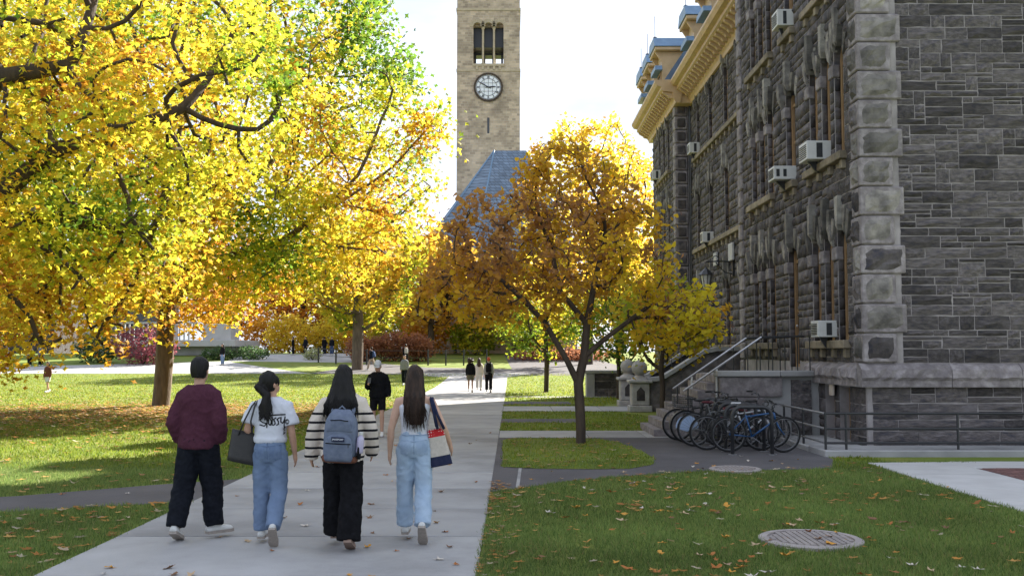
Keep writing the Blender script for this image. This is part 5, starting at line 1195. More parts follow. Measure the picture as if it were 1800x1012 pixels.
tote(p4, (.275, -.03, .76), (.225, .16, .12, .37), (cloth('cream_canvas', (.55,.50,.44)), M['navycan']), 'cream canvas tote with navy base and red dotted band under a bare arm', 'canvas_tote', -10, [[(.235, -.1, 1.13), (.2, -.115, 1.28), (.165, -.06, 1.42), (.16, .0, 1.435), (.17, .07, 1.38), (.22, .05, 1.14)], [(.30, -.1, 1.13), (.23, -.12, 1.28), (.18, -.065, 1.42), (.178, 0, 1.435), (.19, .07, 1.36), (.27, .05, 1.14)]], band=dots(), basez=.10, strapm=M['navycan'], strap_r=.016, rz=8)
# shirt lettering: brush strokes laid on the cloth of the back
def strokes_on(p, strokes, cx, cz, sc, mt, name, wd=.006):
    o = p['top']; k = p['k']; bv = BVHTree.FromPolygons([v.co for v in o.data.vertices], [q.vertices[:] for q in o.data.polygons]); V = []; f = []
    for stt in strokes:
        wds = stt[1] if isinstance(stt[1], float) else wd; pts = stt[0] if isinstance(stt[1], float) else stt; dense = []
        for (a, b) in zip(pts[:-1], pts[1:]):
            for q in range(6): dense.append((a[0]+(b[0]-a[0])*q/6, a[1]+(b[1]-a[1])*q/6))
        dense.append(pts[-1]); prev = None
        for i, (x, z) in enumerate(dense):
            d = Vector((dense[min(i+1, len(dense)-1)][0]-dense[max(i-1, 0)][0], dense[min(i+1, len(dense)-1)][1]-dense[max(i-1, 0)][1])); d = d.normalized() if d.length else Vector((1, 0)); n = Vector((-d.y, d.x))*wds
            ids = []
            for s in (1, -1):
                X, Z = cx+x*sc+n.x*s, cz+z*sc+n.y*s; h = bv.ray_cast(Vector((X, -1, Z)), Vector((0, 1, 0))); y = (h[0].y if h[0] else -.13)-.004; V.append((X, y, Z)); ids.append(len(V)-1)
            if prev: f.append((prev[0], prev[1], ids[1], ids[0]))
            prev = ids
    me = MB().add(V, f).mesh(name, mt); me.shade_smooth(); q = link(name, me, o); s_ = q.modifiers.new('t', 'SOLIDIFY'); s_.thickness = .003; return q
LOGO = [([(-.95, .42), (.95, .47)], .007), [(-.35, .95), (-.38, .5), (-.42, -.55)], [(-.35, .25), (-.7, .3), (-1.0, .05), (-.75, -.12), (-.45, -.2), (-.6, -.4), (-1.0, -.3)],
    [(-.25, .3), (-.3, -.2), (-.15, -.35), (0, .1), (.02, .3)], [(.02, .3), (-.02, -.35)], [(.3, .25), (.1, .12), (.2, -.05), (.22, -.25), (.05, -.35)], [(.55, .25), (.35, .12), (.45, -.05), (.47, -.25), (.3, -.35)],
    [(.62, .28), (.62, -.1), (.75, -.2), (.88, .1)], [(.92, .33), (.86, -.3), (.84, -1.05)], [(-.12, .62), (-.1, .62)], [(.06, .63), (.08, .63)],
    ([(1.16, -.02), (1.06, .05), (1.0, -.08), (1.07, -.2), (1.17, -.14)], .003), ([(1.0, .08), (.93, -.07), (1.02, -.27), (1.18, -.24), (1.24, -.07), (1.15, .1), (1.0, .08)], .003)]
M['ink'] = mat('black_screen_print_ink', (.012,.012,.014), .7)
strokes_on(p2, LOGO, .045, 1.235+p2['dz'], .135, M['ink'], 'shirt_lettering', .0058)
# backpack
M['bp'] = cloth('faded_grey_blue_pack_cloth', (.17,.20,.27), (.125,.15,.215), 18, .9, .3, 300); M['suede'] = cloth('brown_suede', (.17,.075,.05))
bp = empty('backpack', rootpt(p3, (.0, -.13, .86)), 0, 'grey-blue school backpack worn by the woman in the striped sweater', 'backpack'); bp.rotation_euler = (R(7), R(3), 0)
def padded(w0, w1, d, z0, z1, y0, rnd=.55):
    """rounded sack: width w0 bottom, w1 top"""
    m = MB(); n = 24; secs = 11; V = []
    for i in range(secs+1):
        t = i/secs; z = z0+(z1-z0)*t; e = min(1, math.sin(math.pi*min(max(t, .0), 1))**.35) if 0 < t < 1 else .0
        ww = (w0+(w1-w0)*t)/2*(1-(.42*max(0, (t-.72)/.28)**2))*(.86+.14*e); dd = d*(.35+.65*e)
        for q in range(n):
            a = 2*math.pi*q/n; c, s = math.cos(a), math.sin(a); V.append((ww*math.copysign(abs(c)**rnd, c), y0+(-dd if s < 0 else -.0)*abs(s)**rnd, z))
    f = [(i*n+q, i*n+(q+1) % n, (i+1)*n+(q+1) % n, (i+1)*n+q) for i in range(secs) for q in range(n)]+[tuple(range(n)), tuple(secs*n+q for q in range(n))]
    return m.add(V, f)
padded(.34, .30, .155, 0, .50, 0).build('main_sack', M['bp'], bp, True)
fpk = padded(.29, .25, .05, .02, .29, -.135).build('front_pocket', M['bp'], bp, True)
padded(.27, .19, .03, .30, .43, -.13).build('upper_pocket', M['bp'], bp, True)
padded(.345, .345, .158, -.008, .075, .002, .5).build('suede_base', M['suede'], bp, True)
for (z, x0, x1, yy) in ((.20, -.12, .12, -.190), (.415, -.085, .085, -.166)): MB().tube([(x0, yy+.012, z), (0, yy, z+.012 if z > .3 else z), (x1, yy+.012, z)], .005, 5).build('zip', M['black_cloth'], fpk if z < .3 else bp)
MB().tube([(.1, -.18, .2), (.1, -.2, .17)], .004, 5).build('zip_pull', M['black_metal'], fpk)
pt = MB().box(-.062, .062, -.0, .006, -.021, .021).build('logo_patch', mat('navy_patch', (.012,.016,.05), .6), fpk); pt.location = (0, -.2, .245)
def text_mesh(s, size, mt, name, parent, loc, rot):
    cu = bpy.data.curves.new('txt', 'FONT'); cu.body = s; cu.size = size; cu.align_x = 'CENTER'; cu.align_y = 'CENTER'; cu.extrude = .0006; cu.offset = size*.02
    t = bpy.data.objects.new('txt', cu); COL.objects.link(t); me = bpy.data.meshes.new_from_object(t.evaluated_get(DG())); bpy.data.objects.remove(t); me.materials.clear(); me.materials.append(mt)
    o = link(name, me, parent); o.location = loc; o.rotation_euler = rot; return o
text_mesh('JANSPORT', .023, M['tee'], 'lettering', pt, (0, -.0015, 0), (R(90), 0, 0))
for s in (-1, 1): MB().tube([(s*.09, .0, .43), (s*.1, .035, .475), (s*.105, .09, .53), (s*.11, .14, .545), (s*.12, .23, .48), (s*.12, .25, .36)], [.012, .02, .022, .022, .022, .02], 8).build('shoulder_strap', M['bp'], bp, True)
MB().tube([(-.04, -.02, .49), (0, -.03, .535), (.04, -.02, .49)], .009, 6).build('grab_loop', M['bp'], bp, True)
padded(.03, .03, .10, .03, .2, .0).build('side_pocket', M['black_cloth'], bp, True).location = (.185, -.02, 0)
bt = empty('water_bottle', bp.matrix_basis @ Vector((.19, -.075, .1)), 0, 'clear purple-tinted water bottle in the side pocket of the backpack', 'bottle'); bt.rotation_euler = (R(7), R(6), 0)
MB().lathe([(.034, 0), (.036, .02), (.036, .13), (.03, .15), (.018, .165), (.018, .175)], n=14).build('bottle_body', mat('lilac_plastic', (.50,.46,.62), .2, spec=.6), bt, True); MB().lathe([(.021, .176), (.021, .2), (.0, .202)], n=12).build('bottle_cap', M['ac'], bt)
# ---- people farther off
def far_person(px, py, H_px, label, sp, heading=0, Y=None, vox=.028, H=1.68):
    Y = Y or H*F/H_px; a = at(px, py, Y); z = float(zg(a.x, Y)); return person((a.x, Y, z+.014), R(heading), H, label, sp, vox)
stand = [(2, 0, 0, 8), (-2, -2, 0, 8)]; walk = [(18, 8, 0, 0), (-12, -24, 25, 0)]
HA = HANG()
def simple(top, bot, hair, skin=None, legs=walk, short=False, style='short', arms=None, **k):
    d = dict(bw=1.0, sh=.175, legs=legs, arms=arms or [HA, HA], top=dict(name='jacket', mat=top, ease=.035, hem=.86), hair=dict(style=style, mat=hair, **({'z1': 1.25} if style == 'long' else {})), skin=skin or M['skin'], face=True)
    if bot: d['trousers'] = dict(mat=bot, ease=.02, r=(.105, .09, .085), **({'len': .6} if short else {}))
    d.update(k); return d
M['khaki'] = cloth('tan_cotton', (.42,.33,.24)); M['brownj'] = cloth('brown_hoodie_fleece', (.13,.05,.035)); M['pinkw'] = cloth('pale_cotton', (.52,.46,.44)); M['greyc'] = cloth('mid_grey_fleece', (.2,.2,.21)); M['bluec'] = cloth('dull_blue_cotton', (.06,.09,.17))
far_person(827, 690, 58, 'woman with big curly hair in short dark coat walking away on the sunlit path', simple(M['black_cloth'], None, M['hair_brown'], M['skin_dark'], style='curly', skirt=dict(z=.62, r=.2, mat=cloth('olive_skirt', (.12,.11,.07)))), Y=47.0, H=1.58)
far_person(842, 682, 50, 'person in pale top and pale grey trousers walking between two others', simple(M['pinkw'], M['greyc'] and cloth('light_grey_jersey', (.46,.44,.42)), M['hair_brown'], style='long'), Y=49.5, H=1.56)
q3 = far_person(859, 690, 60, 'person with orange hat and dark backpack walking away on the sunlit path', simple(cloth('light_grey_jacket', (.32,.31,.31)), M['black_cloth'], M['hair_red'], legs=[(12, 4, 0, 0), (-8, -18, 20, 0)]), Y=47.0, H=1.62)
def small_pack(p, mt, label):
    e = empty('backpack', rootpt(p, p['T'](0, -.12, .98)), p['root'].rotation_euler[2], label, 'backpack'); m = padded(.3, .26, .15, 0, .44, 0); m.build('main_sack', mt, e, True)
    padded(.24, .2, .05, .03, .24, -.13).build('front_pocket', mt, e, True)
    for s in (-1, 1): MB().tube([(s*.09, 0, .42), (s*.1, .1, .5), (s*.11, .22, .42), (s*.11, .24, .25)], .02, 6).build('shoulder_strap', mt, e, True)
small_pack(q3, M['black_cloth'], 'dark backpack on the person with the orange hat')
q = far_person(653, 652, 41, 'person in khaki trousers with blue backpack crossing the road', simple(M['navy'], M['khaki'], M['hair_brown'], M['skin_pale'], legs=[(24, 14, 0, 0), (-20, -32, 30, 0)]), 75, Y=72); small_pack(q, M['bluec'], 'blue backpack on the person in khaki trousers')
q = far_person(713, 641, 35, 'person in black with pale backpack standing at the fence', simple(M['black_cloth'], M['black_cloth'], M['hair_black'], legs=stand, arms=[HA, ((.08, .1, -.22), (-.08, .12, .2))]), 20, Y=78); small_pack(q, cloth('pale_grey_pack', (.5,.48,.46)), 'pale backpack on the person standing at the fence')
far_person(711, 668, 50, 'person half hidden behind the woman with long brown hair, facing the camera', simple(M['greyc'], M['navy'], M['hair_black']), 178, Y=55, H=1.66)
for i, (px, py, hp, lab, tp_, bt_, hd_) in enumerate([(515, 622, 33, 'man in black standing alone at the left of the distant group', M['black_cloth'], M['black_cloth'], 90), (537, 622, 32, 'person in navy with shoulder bag in the distant group', M['navy'], M['navy'], 160), (570, 621, 33, 'person in dark clothes before the bright yellow tree', M['black_cloth'], M['navy'], 30), (583, 622, 32, 'person in dark top and blue shorts at the right of the distant group', M['navy'], M['bluec'], 200)]):
    far_person(px, py, hp, lab, simple(tp_, bt_, M['hair_black'], legs=stand), hd_, Y=93)
far_person(391, 632, 37, 'woman in blue jeans and black jacket standing by the white terrace', simple(M['black_cloth'], M['jean'], M['hair_black'], style='long', legs=stand), 150, Y=79)
far_person(83, 691, 52, 'woman in brown hoodie and white shorts crossing the left lawn', simple(M['brownj'], cloth('white_shorts', (.6,.6,.6)), M['hair_brown'], short=True, style='long', legs=[(14, 6, 0, 0), (-12, -24, 25, 0)]), 165, Y=46.5, H=1.42)
for i, (px, lab, c) in enumerate([(12, 'person in lilac top at the far left edge beside the tree trunk', cloth('lilac_cotton', (.30,.26,.38))), (52, 'person in pale shirt seen through leaves at far left', M['pinkw']), (72, 'person in dark shirt behind the hanging leaves', M['greyc'])]): far_person(px, 632, 36, lab, simple(c, M['navy'], M['hair_brown'], legs=stand), 140+40*i, Y=78)
for i, (px, c, lab) in enumerate([(800, M['greyc'], 'distant person in grey near the clock tower base'), (812, cloth('red_jacket', (.4,.03,.03)), 'distant person in red near the clock tower base')]): far_person(px, 622, 26, lab, simple(c, M['navy'], M['hair_brown'], legs=stand), 60, Y=96, vox=.03)
# ------------------------------------------------------------------ BICYCLES AND STANDS
def torus(R_, r, n=30, m=8, axis='y', c=(0, 0, 0)):
    V = []; f = []
    for i in range(n):
        a = 2*math.pi*i/n
        for j in range(m):
            b = 2*math.pi*j/m; q = R_+r*math.cos(b); V.append((c[0]+q*math.cos(a), c[1]+r*math.sin(b), c[2]+q*math.sin(a)))
    for i in range(n):
        for j in range(m): f.append((i*m+j, i*m+(j+1) % m, ((i+1) % n)*m+(j+1) % m, ((i+1) % n)*m+j))
    return MB().add(V, f)
M['tyre'] = mat('black_rubber_tyre', (.012,.012,.013), .75, (.02,.02,.02), 30); M['chrome'] = mat('dull_alloy', (.2,.2,.21), .38, (.14,.14,.145), 10, metal=.9)
tyre_me = torus(.325, .02).mesh('tyre', M['tyre'], True); rim_me = torus(.297, .011, 30, 6).mesh('rim', M['chrome'], True)
sp_ = MB()
for k in range(24):
    a = 2*math.pi*k/24; b = a+(.5 if k % 2 else -.5); sp_.tube([(.02*math.cos(b), .025*(-1)**(k//2), .02*math.sin(b)), (.292*math.cos(a), 0, .292*math.sin(a))], .0022, 3, False)
sp_.tube([(0, -.05, 0), (0, .05, 0)], .02, 8); spoke_me = sp_.mesh('spokes', M['chrome'])
def bike(loc, rz, paint, label, lean=0, basket=False, fender=None, rack=False, bar='flat', steer=0, saddle=None):
    b = empty('bicycle', loc, rz, label, 'bicycle', 'bicycles at the stands'); b.rotation_euler = (R(lean), 0, rz)
    fx = .52; rx = -.52; wz = .345
    for x in (rx, fx):
        w_ = empty('wheel', (x, 0, wz)); w_.parent = b; w_.rotation_euler = (0, random.uniform(0, 3), R(steer) if x > 0 else 0)
        for nm, me in (('tyre', tyre_me), ('rim', rim_me), ('spokes', spoke_me)): link(nm, me, w_)
    bb = (-.08, 0, .3); st = (-.2, 0, .72); hd0 = (.36, 0, .62); hd1 = (.33, 0, .76)
    f = MB(); f.tube([bb, st], .017, 8); f.tube([hd0, bb], .02, 8); f.tube([hd1, (st[0]+.015, 0, .68)], .017, 8); f.tube([hd0, hd1], .021, 8)
    for s in (-1, 1): f.tube([bb, (rx, s*.06, wz)], .01, 6); f.tube([(st[0], 0, .68), (rx, s*.06, wz)], .009, 6)
    f.build('frame', paint, b, True)
    k = MB()
    for s in (-1, 1): k.tube([(.37, s*.03, .6), (.42, s*.055, .48), (fx, s*.055, wz)], [.013, .014, .01], 6)
    k.build('fork', paint, b, True)
    h = MB(); h.tube([(.33, 0, .76), (.30, 0, .88), (.36, 0, .93)], .014, 6)
    if bar == 'flat': h.tube([(.30, -.3, .96), (.36, -.12, .93), (.37, 0, .93), (.36, .12, .93), (.30, .3, .96)], .011, 6)
    elif bar == 'drop':
        for s in (-1, 1): h.tube([(.36, 0, .93), (.37, s*.19, .93), (.46, s*.2, .92), (.48, s*.2, .84), (.40, s*.2, .79)], .012, 6)
    else: h.tube([(.16, -.3, 1.04), (.3, -.24, 1.05), (.37, -.06, .95), (.37, .06, .95), (.3, .24, 1.05), (.16, .3, 1.04)], .011, 6)
    hb_ = h.build('handlebar', M['black_metal'] if bar != 'cruiser' else M['chrome'], b, True)
    if bar != 'drop':
        for s in (-1, 1): MB().tube([(.30 if bar == 'flat' else .16, s*.3, .96 if bar == 'flat' else 1.04), (.335 if bar == 'flat' else .26, s*.19, .945 if bar == 'flat' else 1.046)], .017, 8).build('grip', M['tyre'], hb_)
        for s in (-1, 1): MB().tube([(.35, s*.17, .935), (.42, s*.2, .92), (.43, s*.28, .91)], .006, 5).build('brake_lever', M['chrome'], hb_)
    MB().tube([st, (-.235, 0, .86)], .013, 6).build('seat_post', M['chrome'], b)
    sd_ = MB(); rings(sd_, [(.865, 0, 0, .05, .03), (.88, 0, 0, .125, .065), (.9, 0, 0, .13, .07), (.915, 0, 0, .1, .05)], 14, 2); v2 = []
    for v in sd_.v: t = v[0]/.13; v2.append((v[0]-.23, v[1]*(1 if t < 0 else max(.32, 1-.75*t)), v[2]))
    MB().add(v2, sd_.f).build('saddle', saddle or M['leather'], b, True)
    c = torus(.085, .006, 24, 5, c=(-.08, -.04, .3)); c.tube([(-.08, -.055, .3), (.06, -.06, .2)], .009, 5); c.tube([(-.08, .055, .3), (-.22, .06, .4)], .009, 5); c.box(.03, .1, -.15, -.065, .19, .205); c.box(-.26, -.19, .065, .15, .395, .41); c.build('crankset', M['chrome'], b)
    MB().tube([(-.08, -.045, .385), (rx, -.045, wz+.035), (rx-.03, -.045, wz), (rx, -.045, wz-.035), (-.08, -.045, .215)], .004, 4).build('chain', M['black_metal'], b)
    if rack or basket:
        r = MB(); 
        for s in (-1, 1): r.tube([(-.2, s*.05, .74), (-.75, s*.07, .75)], .007, 5); r.tube([(-.6, s*.07, .75), (rx, s*.07, wz)], .006, 5)
        for x in (-.3, -.45, -.6, -.74): r.tube([(x, -.065, .75), (x, .065, .75)], .005, 4)
        r.build('rear_rack', M['black_metal'], b)
    if basket:
        q = MB(); x0, x1, y0, y1, z0, z1 = -.78, -.42, -.16, .16, .765, .98
        for z in np.linspace(z0, z1, 6): q.tube([(x0, y0, z), (x1, y0, z), (x1, y1, z), (x0, y1, z), (x0, y0, z)], .0045, 4)
        for x in np.linspace(x0, x1, 9): q.tube([(x, y0, z1), (x, y0, z0), (x, y1, z0), (x, y1, z1)], .004, 4)
        for y in np.linspace(y0, y1, 7): q.tube([(x0, y, z1), (x0, y, z0)], .004, 4); q.tube([(x1, y, z1), (x1, y, z0)], .004, 4)
        q.build('basket', M['black_metal'], b)
    if fender:
        q = MB(); n = 14; V = []
        for i in range(n+1):
            a = R(25)+R(190)*i/n
            for rr, y in ((.36, -.04), (.36, .04)): V.append((rx+rr*math.cos(a), y, wz+rr*math.sin(a)))
        q.add(V, [(2*i, 2*i+1, 2*i+3, 2*i+2) for i in range(n)]); q.build('mudguard', M['black_metal'], b, True)
        q = MB(); P = [(rx, wz-.1)]+[(rx+.24*math.cos(a), wz+.24*math.sin(a)) for a in np.linspace(R(-5), R(185), 14)]
        for yy in (-.075,): q.prism(P, 'y', yy-.008, yy+.008)
        q.build('skirt_guard', fender, b)
    return b
pb = lambda n, c: mat(n, c, .3, tuple(x*.9 for x in c), 4, spec=.5)
BL, BK, GY, SV, MR, TL = pb('bright_blue_frame_paint', (.015,.075,.2)), pb('gloss_black_frame_paint', (.015,.015,.017)), pb('grey_frame_paint', (.12,.125,.13)), pb('silver_frame_paint', (.4,.41,.43)), pb('dark_red_frame_paint', (.14,.012,.018)), pb('steel_blue_frame_paint', (.06,.11,.2))
HX0, HX1 = 4.12, 4.86
for i in range(6):
    y = 18.75+i*.6; h = MB(); r = .17; z1 = .88
    pts = [(HX0, 0, 0), (HX0, 0, z1-r)]+[(HX0+r-r*math.cos(a), 0, z1-r+r*math.sin(a)) for a in np.linspace(.25, math.pi/2, 5)]+[(HX1-r+r*math.sin(a), 0, z1-r+r*math.cos(a)) for a in np.linspace(0, math.pi/2-.25, 5)]+[(HX1, 0, z1-r), (HX1, 0, 0)]
    e = empty('bike_stand', (0, y, .007), 0, ['first', 'second', 'third', 'fourth', 'fifth', 'sixth'][i]+' black hoop stand counting from the front of the bicycle row', 'bike stand', 'hoop bike stands'); h.tube(pts, .036, 12).build('hoop', M['black_metal'], e, True)
    for x in (HX0, HX1): MB().lathe([(.085, 0), (.085, .008), (.05, .012)], (x, 0, 0), 14).build('foot_plate', M['steel'], e)
bike((4.66, 19.15, .006), R(-4), BL, 'bright blue mountain bicycle nearest the camera with handlebars to the right', 4, steer=14)
bike((4.32, 19.55, .006), R(176), BK, 'black bicycle whose front wheel points left behind the first stand', -3, bar='flat')
bike((4.7, 20.0, .006), R(3), SV, 'silver bicycle with drop handlebars in the middle of the row', 3, bar='drop', saddle=mat('white_saddle', (.6,.6,.6), .5))
bike((4.22, 20.35, .006), R(-2), GY, 'grey bicycle with pale-rimmed wheels and dark red saddle', -4, bar='flat', saddle=mat('dark_red_saddle', (.12,.02,.03), .5))
bike((4.75, 20.8, .006), R(178), MR, 'dark red bicycle among the crowded stands', 3, bar='flat')
bike((4.2, 21.2, .006), R(2), BK, 'black city bicycle with rear basket and pale blue skirt guard', 2, basket=True, fender=mat('pale_blue_plastic_guard', (.40,.50,.66), .35, (.30,.40,.58), 4), bar='cruiser')
bike((4.12, 21.75, .006), R(1), BK, 'black bicycle with upright chrome bars at the back of the row', -2, rack=True, bar='cruiser')
bike((4.95, 21.6, .006), R(-3), TL, 'steel-blue bicycle with raised bars close to the stair wall', 4, bar='cruiser')

# ------------------------------------------------------------------ GROUND COVER AND SMALL THINGS
def frustum_pts(n, y0, y1, xl, xr, rng, power=1.0):
    Y = y0+(y1-y0)*rng.uniform(0, 1, n)**power; xm = .545*Y; X = rng.uniform(-1, 1, n)*xm; P = np.column_stack([X, Y]); return P[(X > xl) & (X < xr)]
POLY_EX = [[(PX0-.0, -9), (PX1+.0, -9), (PX1, 66), (PX0, 66)], LPT[::-1]+LPB, [(6.12, 3), (30, 3), (30, 17.5), (6.12, 17.3)], [(5.7, 18.3), (30, 18.3), (30, 60), (6.6, 60), (6.6, 40), (3.3, 36.5), (3.3, 32), (5.7, 25)],
   [(PX1, 22.35), (4.3, 22.35), (4.3, 24.32), (PX1, 24.32)], [(PX1, 27.2), (1.9, 27.2), (2, 28.7), (PX1, 28.7)], [(PX1, 32.3), (4.6, 32.3), (4.6, 35.2), (PX1, 35.2)], [(PX1, 36.6), (2.2, 36.6), (2.2, 38.6), (PX1, 38.6)], [(PX1, 42.2), (5, 42.2), (5, 43), (PX1, 43)]]
def on_grass(P):
    ok = np.ones(len(P), bool)
    P = P+RNG.normal(0, .025, P.shape)
    for q in POLY_EX: ok &= ~inpoly(P, q)
    yard = inpoly(P, apoly) & ~inpoly(P, ISL); return ok & ~yard
MAN = [(3.03, 10.25, .52), (3.62, 16.3, .42)]
def blades(name, P, hgt, wid, rng, lo, hi, parent=None):
    n = len(P); ok = on_grass(P)
    for (mx_, my_, mr_) in MAN: ok &= ((P[:, 0]-mx_)**2+(P[:, 1]-my_)**2) > (mr_-.03)**2
    P = P[ok]; n = len(P); a = rng.uniform(0, 2*np.pi, n); h = hgt*rng.uniform(.5, 1.3, n)*(1+.5*np.array([mnoise.noise(Vector((p[0]*2.3, p[1]*2.3, 4))) for p in P])); w_ = wid*rng.uniform(.7, 1.3, n); ln = h*rng.uniform(.1, .8, n); b = a+rng.normal(0, 1, n); z = zg(P[:, 0], P[:, 1])
    V = np.empty((n, 3, 3)); V[:, 0] = np.column_stack([P[:, 0]-np.cos(a)*w_, P[:, 1]-np.sin(a)*w_, z]); V[:, 1] = np.column_stack([P[:, 0]+np.cos(a)*w_, P[:, 1]+np.sin(a)*w_, z]); V[:, 2] = np.column_stack([P[:, 0]+np.cos(b)*ln, P[:, 1]+np.sin(b)*ln, z+h])
    t = rng.uniform(0, 1, n)[:, None]; patch = np.array([mnoise.noise(Vector((p[0]*.7, p[1]*.7, 0))) for p in P])[:, None]*.35
    c = np.array(lo)*(1-t)+np.array(hi)*t; c = c*(1+patch); dry = rng.uniform(0, 1, n) < .05; c[dry] = (.30,.24,.11)
    o = link(name, fast_mesh(name, V.reshape(-1, 3), np.arange(n*3).reshape(-1, 3), M['grass'], col=c)); tag(o, 'short green lawn grass with scattered dry blades', 'grass', kind='stuff'); return o
rg = np.random.default_rng(77)
near = np.concatenate([frustum_pts(330000, 7.6, 17.5, -10, 8, rg, 1.15)])
blades('grass', near, .05, .0045, rg, (.075,.14,.035), (.27,.34,.10))
blades('grass', frustum_pts(150000, 16.5, 36, -20, 6.5, rg, 1.0), .055, .011, rg, (.10,.17,.02), (.30,.34,.045))
blades('grass', frustum_pts(110000, 34, 68, -40, 6, rg, 1.0), .06, .022, rg, (.14,.21,.022), (.36,.38,.05))
# leaf litter
LIT = [(0, (.55,.34,.12)), (.35, (.52,.24,.05)), (.7, (.36,.15,.045)), (1, (.50,.44,.33))]
def litter(name, P, size, rng, label, lift=.03):
    n = len(P); C = np.column_stack([P, zg(P[:, 0], P[:, 1])+lift*rng.uniform(.4, 1.6, n)])
    V, Fc = leaf_shape('oak'); V = V.copy(); V[:, 2] *= -1.1; yaw = rng.uniform(0, 6.28, n); tx = rng.normal(0, .35, n); s = size*rng.uniform(.6, 1.35, n)
    c, sn = np.cos(yaw), np.sin(yaw); X = V[None, :, 0]*c[:, None]-V[None, :, 1]*sn[:, None]; Y = V[None, :, 0]*sn[:, None]+V[None, :, 1]*c[:, None]; Z = V[None, :, 2]+X*tx[:, None]
    W = np.stack([C[:, 0:1]+X*s[:, None], C[:, 1:2]+Y*s[:, None], C[:, 2:3]+np.abs(Z)*s[:, None]*.7], -1); k = len(V)
    FF = (np.arange(n)*k)[:, None, None]+Fc[None]; cols = ramp(rng.uniform(0, 1, n), LIT)*rng.uniform(.6, 1.1, n)[:, None]
    o = link(name, fast_mesh(name, W.reshape(-1, 3), FF.reshape(-1, 3), M['leafdry'], col=np.repeat(cols, len(Fc), 0))); return tag(o, label, 'leaves', kind='stuff')
P = np.column_stack([rg.normal(-10.5, 5, 9000), rg.normal(31.5, 3.6, 9000)]); P = P[on_grass(P) & (P[:, 0] < -4.2) & (P[:, 1] > 22)]
litter('fallen_leaves', P, .15, rg, 'carpet of orange and tan leaves under the big oak')
P = frustum_pts(3600, 12, 60, -30, 6, rg); litter('fallen_leaves', P[on_grass(P)], .13, rg, 'thin scatter of dry leaves across the lawns')
P = frustum_pts(420, 8, 17, -.3, 7, rg, 1.1); litter('fallen_leaves', P[on_grass(P)], .085, rg, 'small brown leaves scattered on the shaded front lawn', .035)
P = np.column_stack([rg.uniform(-9, -4.15, 520), rg.uniform(8, 13, 520)]); litter('fallen_leaves', P[on_grass(P)], .11, rg, 'brown leaves thick on the grass wedge left of the path', .03)
P = np.column_stack([np.abs(rg.normal(0, .16, 160))+PX1, rg.uniform(8, 15, 160)]); litter('fallen_leaves', P, .075, rg, 'crumbled leaves gathered along the right path edge', .02)
P = np.column_stack([rg.uniform(.0, 2.4, 90), rg.uniform(16.5, 22, 90)]); litter('fallen_leaves', P, .1, rg, 'leaves around the redbud on the grass island', .035)
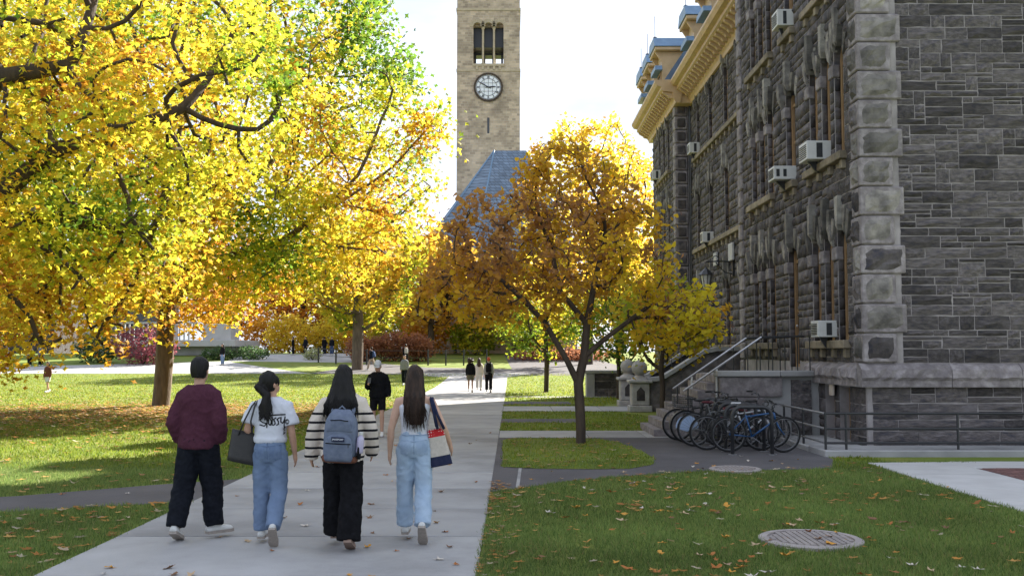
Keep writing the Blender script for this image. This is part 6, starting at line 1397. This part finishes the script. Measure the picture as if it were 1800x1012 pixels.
# single leaves that can be picked out
rl = random.Random(5); lme = []
for q in range(6):
    V, Fc = leaf_shape('oak'); V = V.copy(); r_ = np.random.default_rng(200+q); V[:, 2] = -V[:, 2]*1.6+r_.uniform(0, .16, len(V)); V[:, 2] -= V[:, 2].min()
    lme.append((V, Fc))
lm = [mat('leaf_rust', (.40,.15,.035), .8, (.30,.11,.03), 30), mat('leaf_tan', (.50,.36,.22), .8, (.42,.30,.19), 30), mat('leaf_brown', (.22,.115,.06), .8, (.16,.085,.045), 30), mat('leaf_amber', (.60,.30,.05), .8, (.5,.24,.04), 30), mat('leaf_bleached', (.58,.52,.45), .8, (.48,.43,.37), 30)]
lmesh = {}
def fallen(x, y, z, s, label, grp):
    q = rl.randrange(6); c = rl.randrange(5)
    if (q, c) not in lmesh: lmesh[(q, c)] = MB().add(lme[q][0], [tuple(f) for f in lme[q][1]]).mesh('leaf', lm[c])
    o = link('fallen_leaf', lmesh[(q, c)]); o.location = (x, y, z); o.rotation_euler = (rl.uniform(-.2, .2), rl.uniform(-.2, .2), rl.uniform(0, 6.28)); o.scale = (s*rl.uniform(.5, 1), s, s); tag(o, label, 'leaf', grp)
for _ in range(60):
    y = 8.6+rl.random()**1.6*16; x = rl.uniform(PX0+.1, PX1-.1); fallen(x, y, .018, rl.uniform(.06, .13), 'dry autumn leaf lying on the concrete path', 'leaves on the concrete path')
for _ in range(34):
    fallen(rl.uniform(.2, 5.4), rl.uniform(14.9, 18.6), .012, rl.uniform(.06, .13), 'dry leaf lying on the asphalt by the bicycle stands', 'leaves on the asphalt')
n_ = 0; cl_ = [(rl.uniform(-.2, 6), rl.uniform(8.2, 15.8)) for _ in range(26)]
while n_ < 110:
    cc = rl.choice(cl_); sg = rl.choice((.12, .5, 1.2)); x, y = rl.gauss(cc[0], sg), rl.gauss(cc[1], sg)
    if y < 8.1: continue
    if on_grass(np.array([[x, y]]))[0]: fallen(x, y, .035, rl.uniform(.08, .15), 'curled leaf resting on the shaded front lawn', 'leaves on the front lawn'); n_ += 1
for _ in range(10): fallen(rl.uniform(-9, -4.6), rl.uniform(11.6, 14), .014, rl.uniform(.08, .14), 'leaf lying on the narrow asphalt footpath', 'leaves on the footpath')
# utility covers
M['cover'] = mat('weathered_pinkish_concrete', (.36,.32,.30), .85, (.28,.25,.24), 6, .3)
for i, (x, y, r_) in enumerate(MAN):
    e = empty('utility_cover', (x, y, 0), 0, ['round pinkish studded cover set in the front lawn', 'round pale cover half sunk where lawn meets asphalt'][i], 'manhole cover', 'round utility covers')
    MB().lathe([(r_, -.02), (r_, .03), (r_-.02, .04), (r_-.09, .04), (r_-.09, .02), (.001, .021)], n=40).build('cover_ring', M['cover'], e)
    st_ = MB(); q = -r_
    for a in np.arange(-r_, r_, .062):
        for b in np.arange(-r_, r_, .062):
            if a*a+b*b < (r_-.12)**2: st_.box(a, a+.044, b, b+.044, .0205, .037)
    s_ = st_.build('cover_studs', M['cover'], e); s_['kind'] = 'stuff'
tag(MB().sheet([(.05, 14.15), (.10, 14.15), (.16, 16.55), (.11, 16.55)], .0105).build('pale_joint_strip', M['conc']), kind='structure')
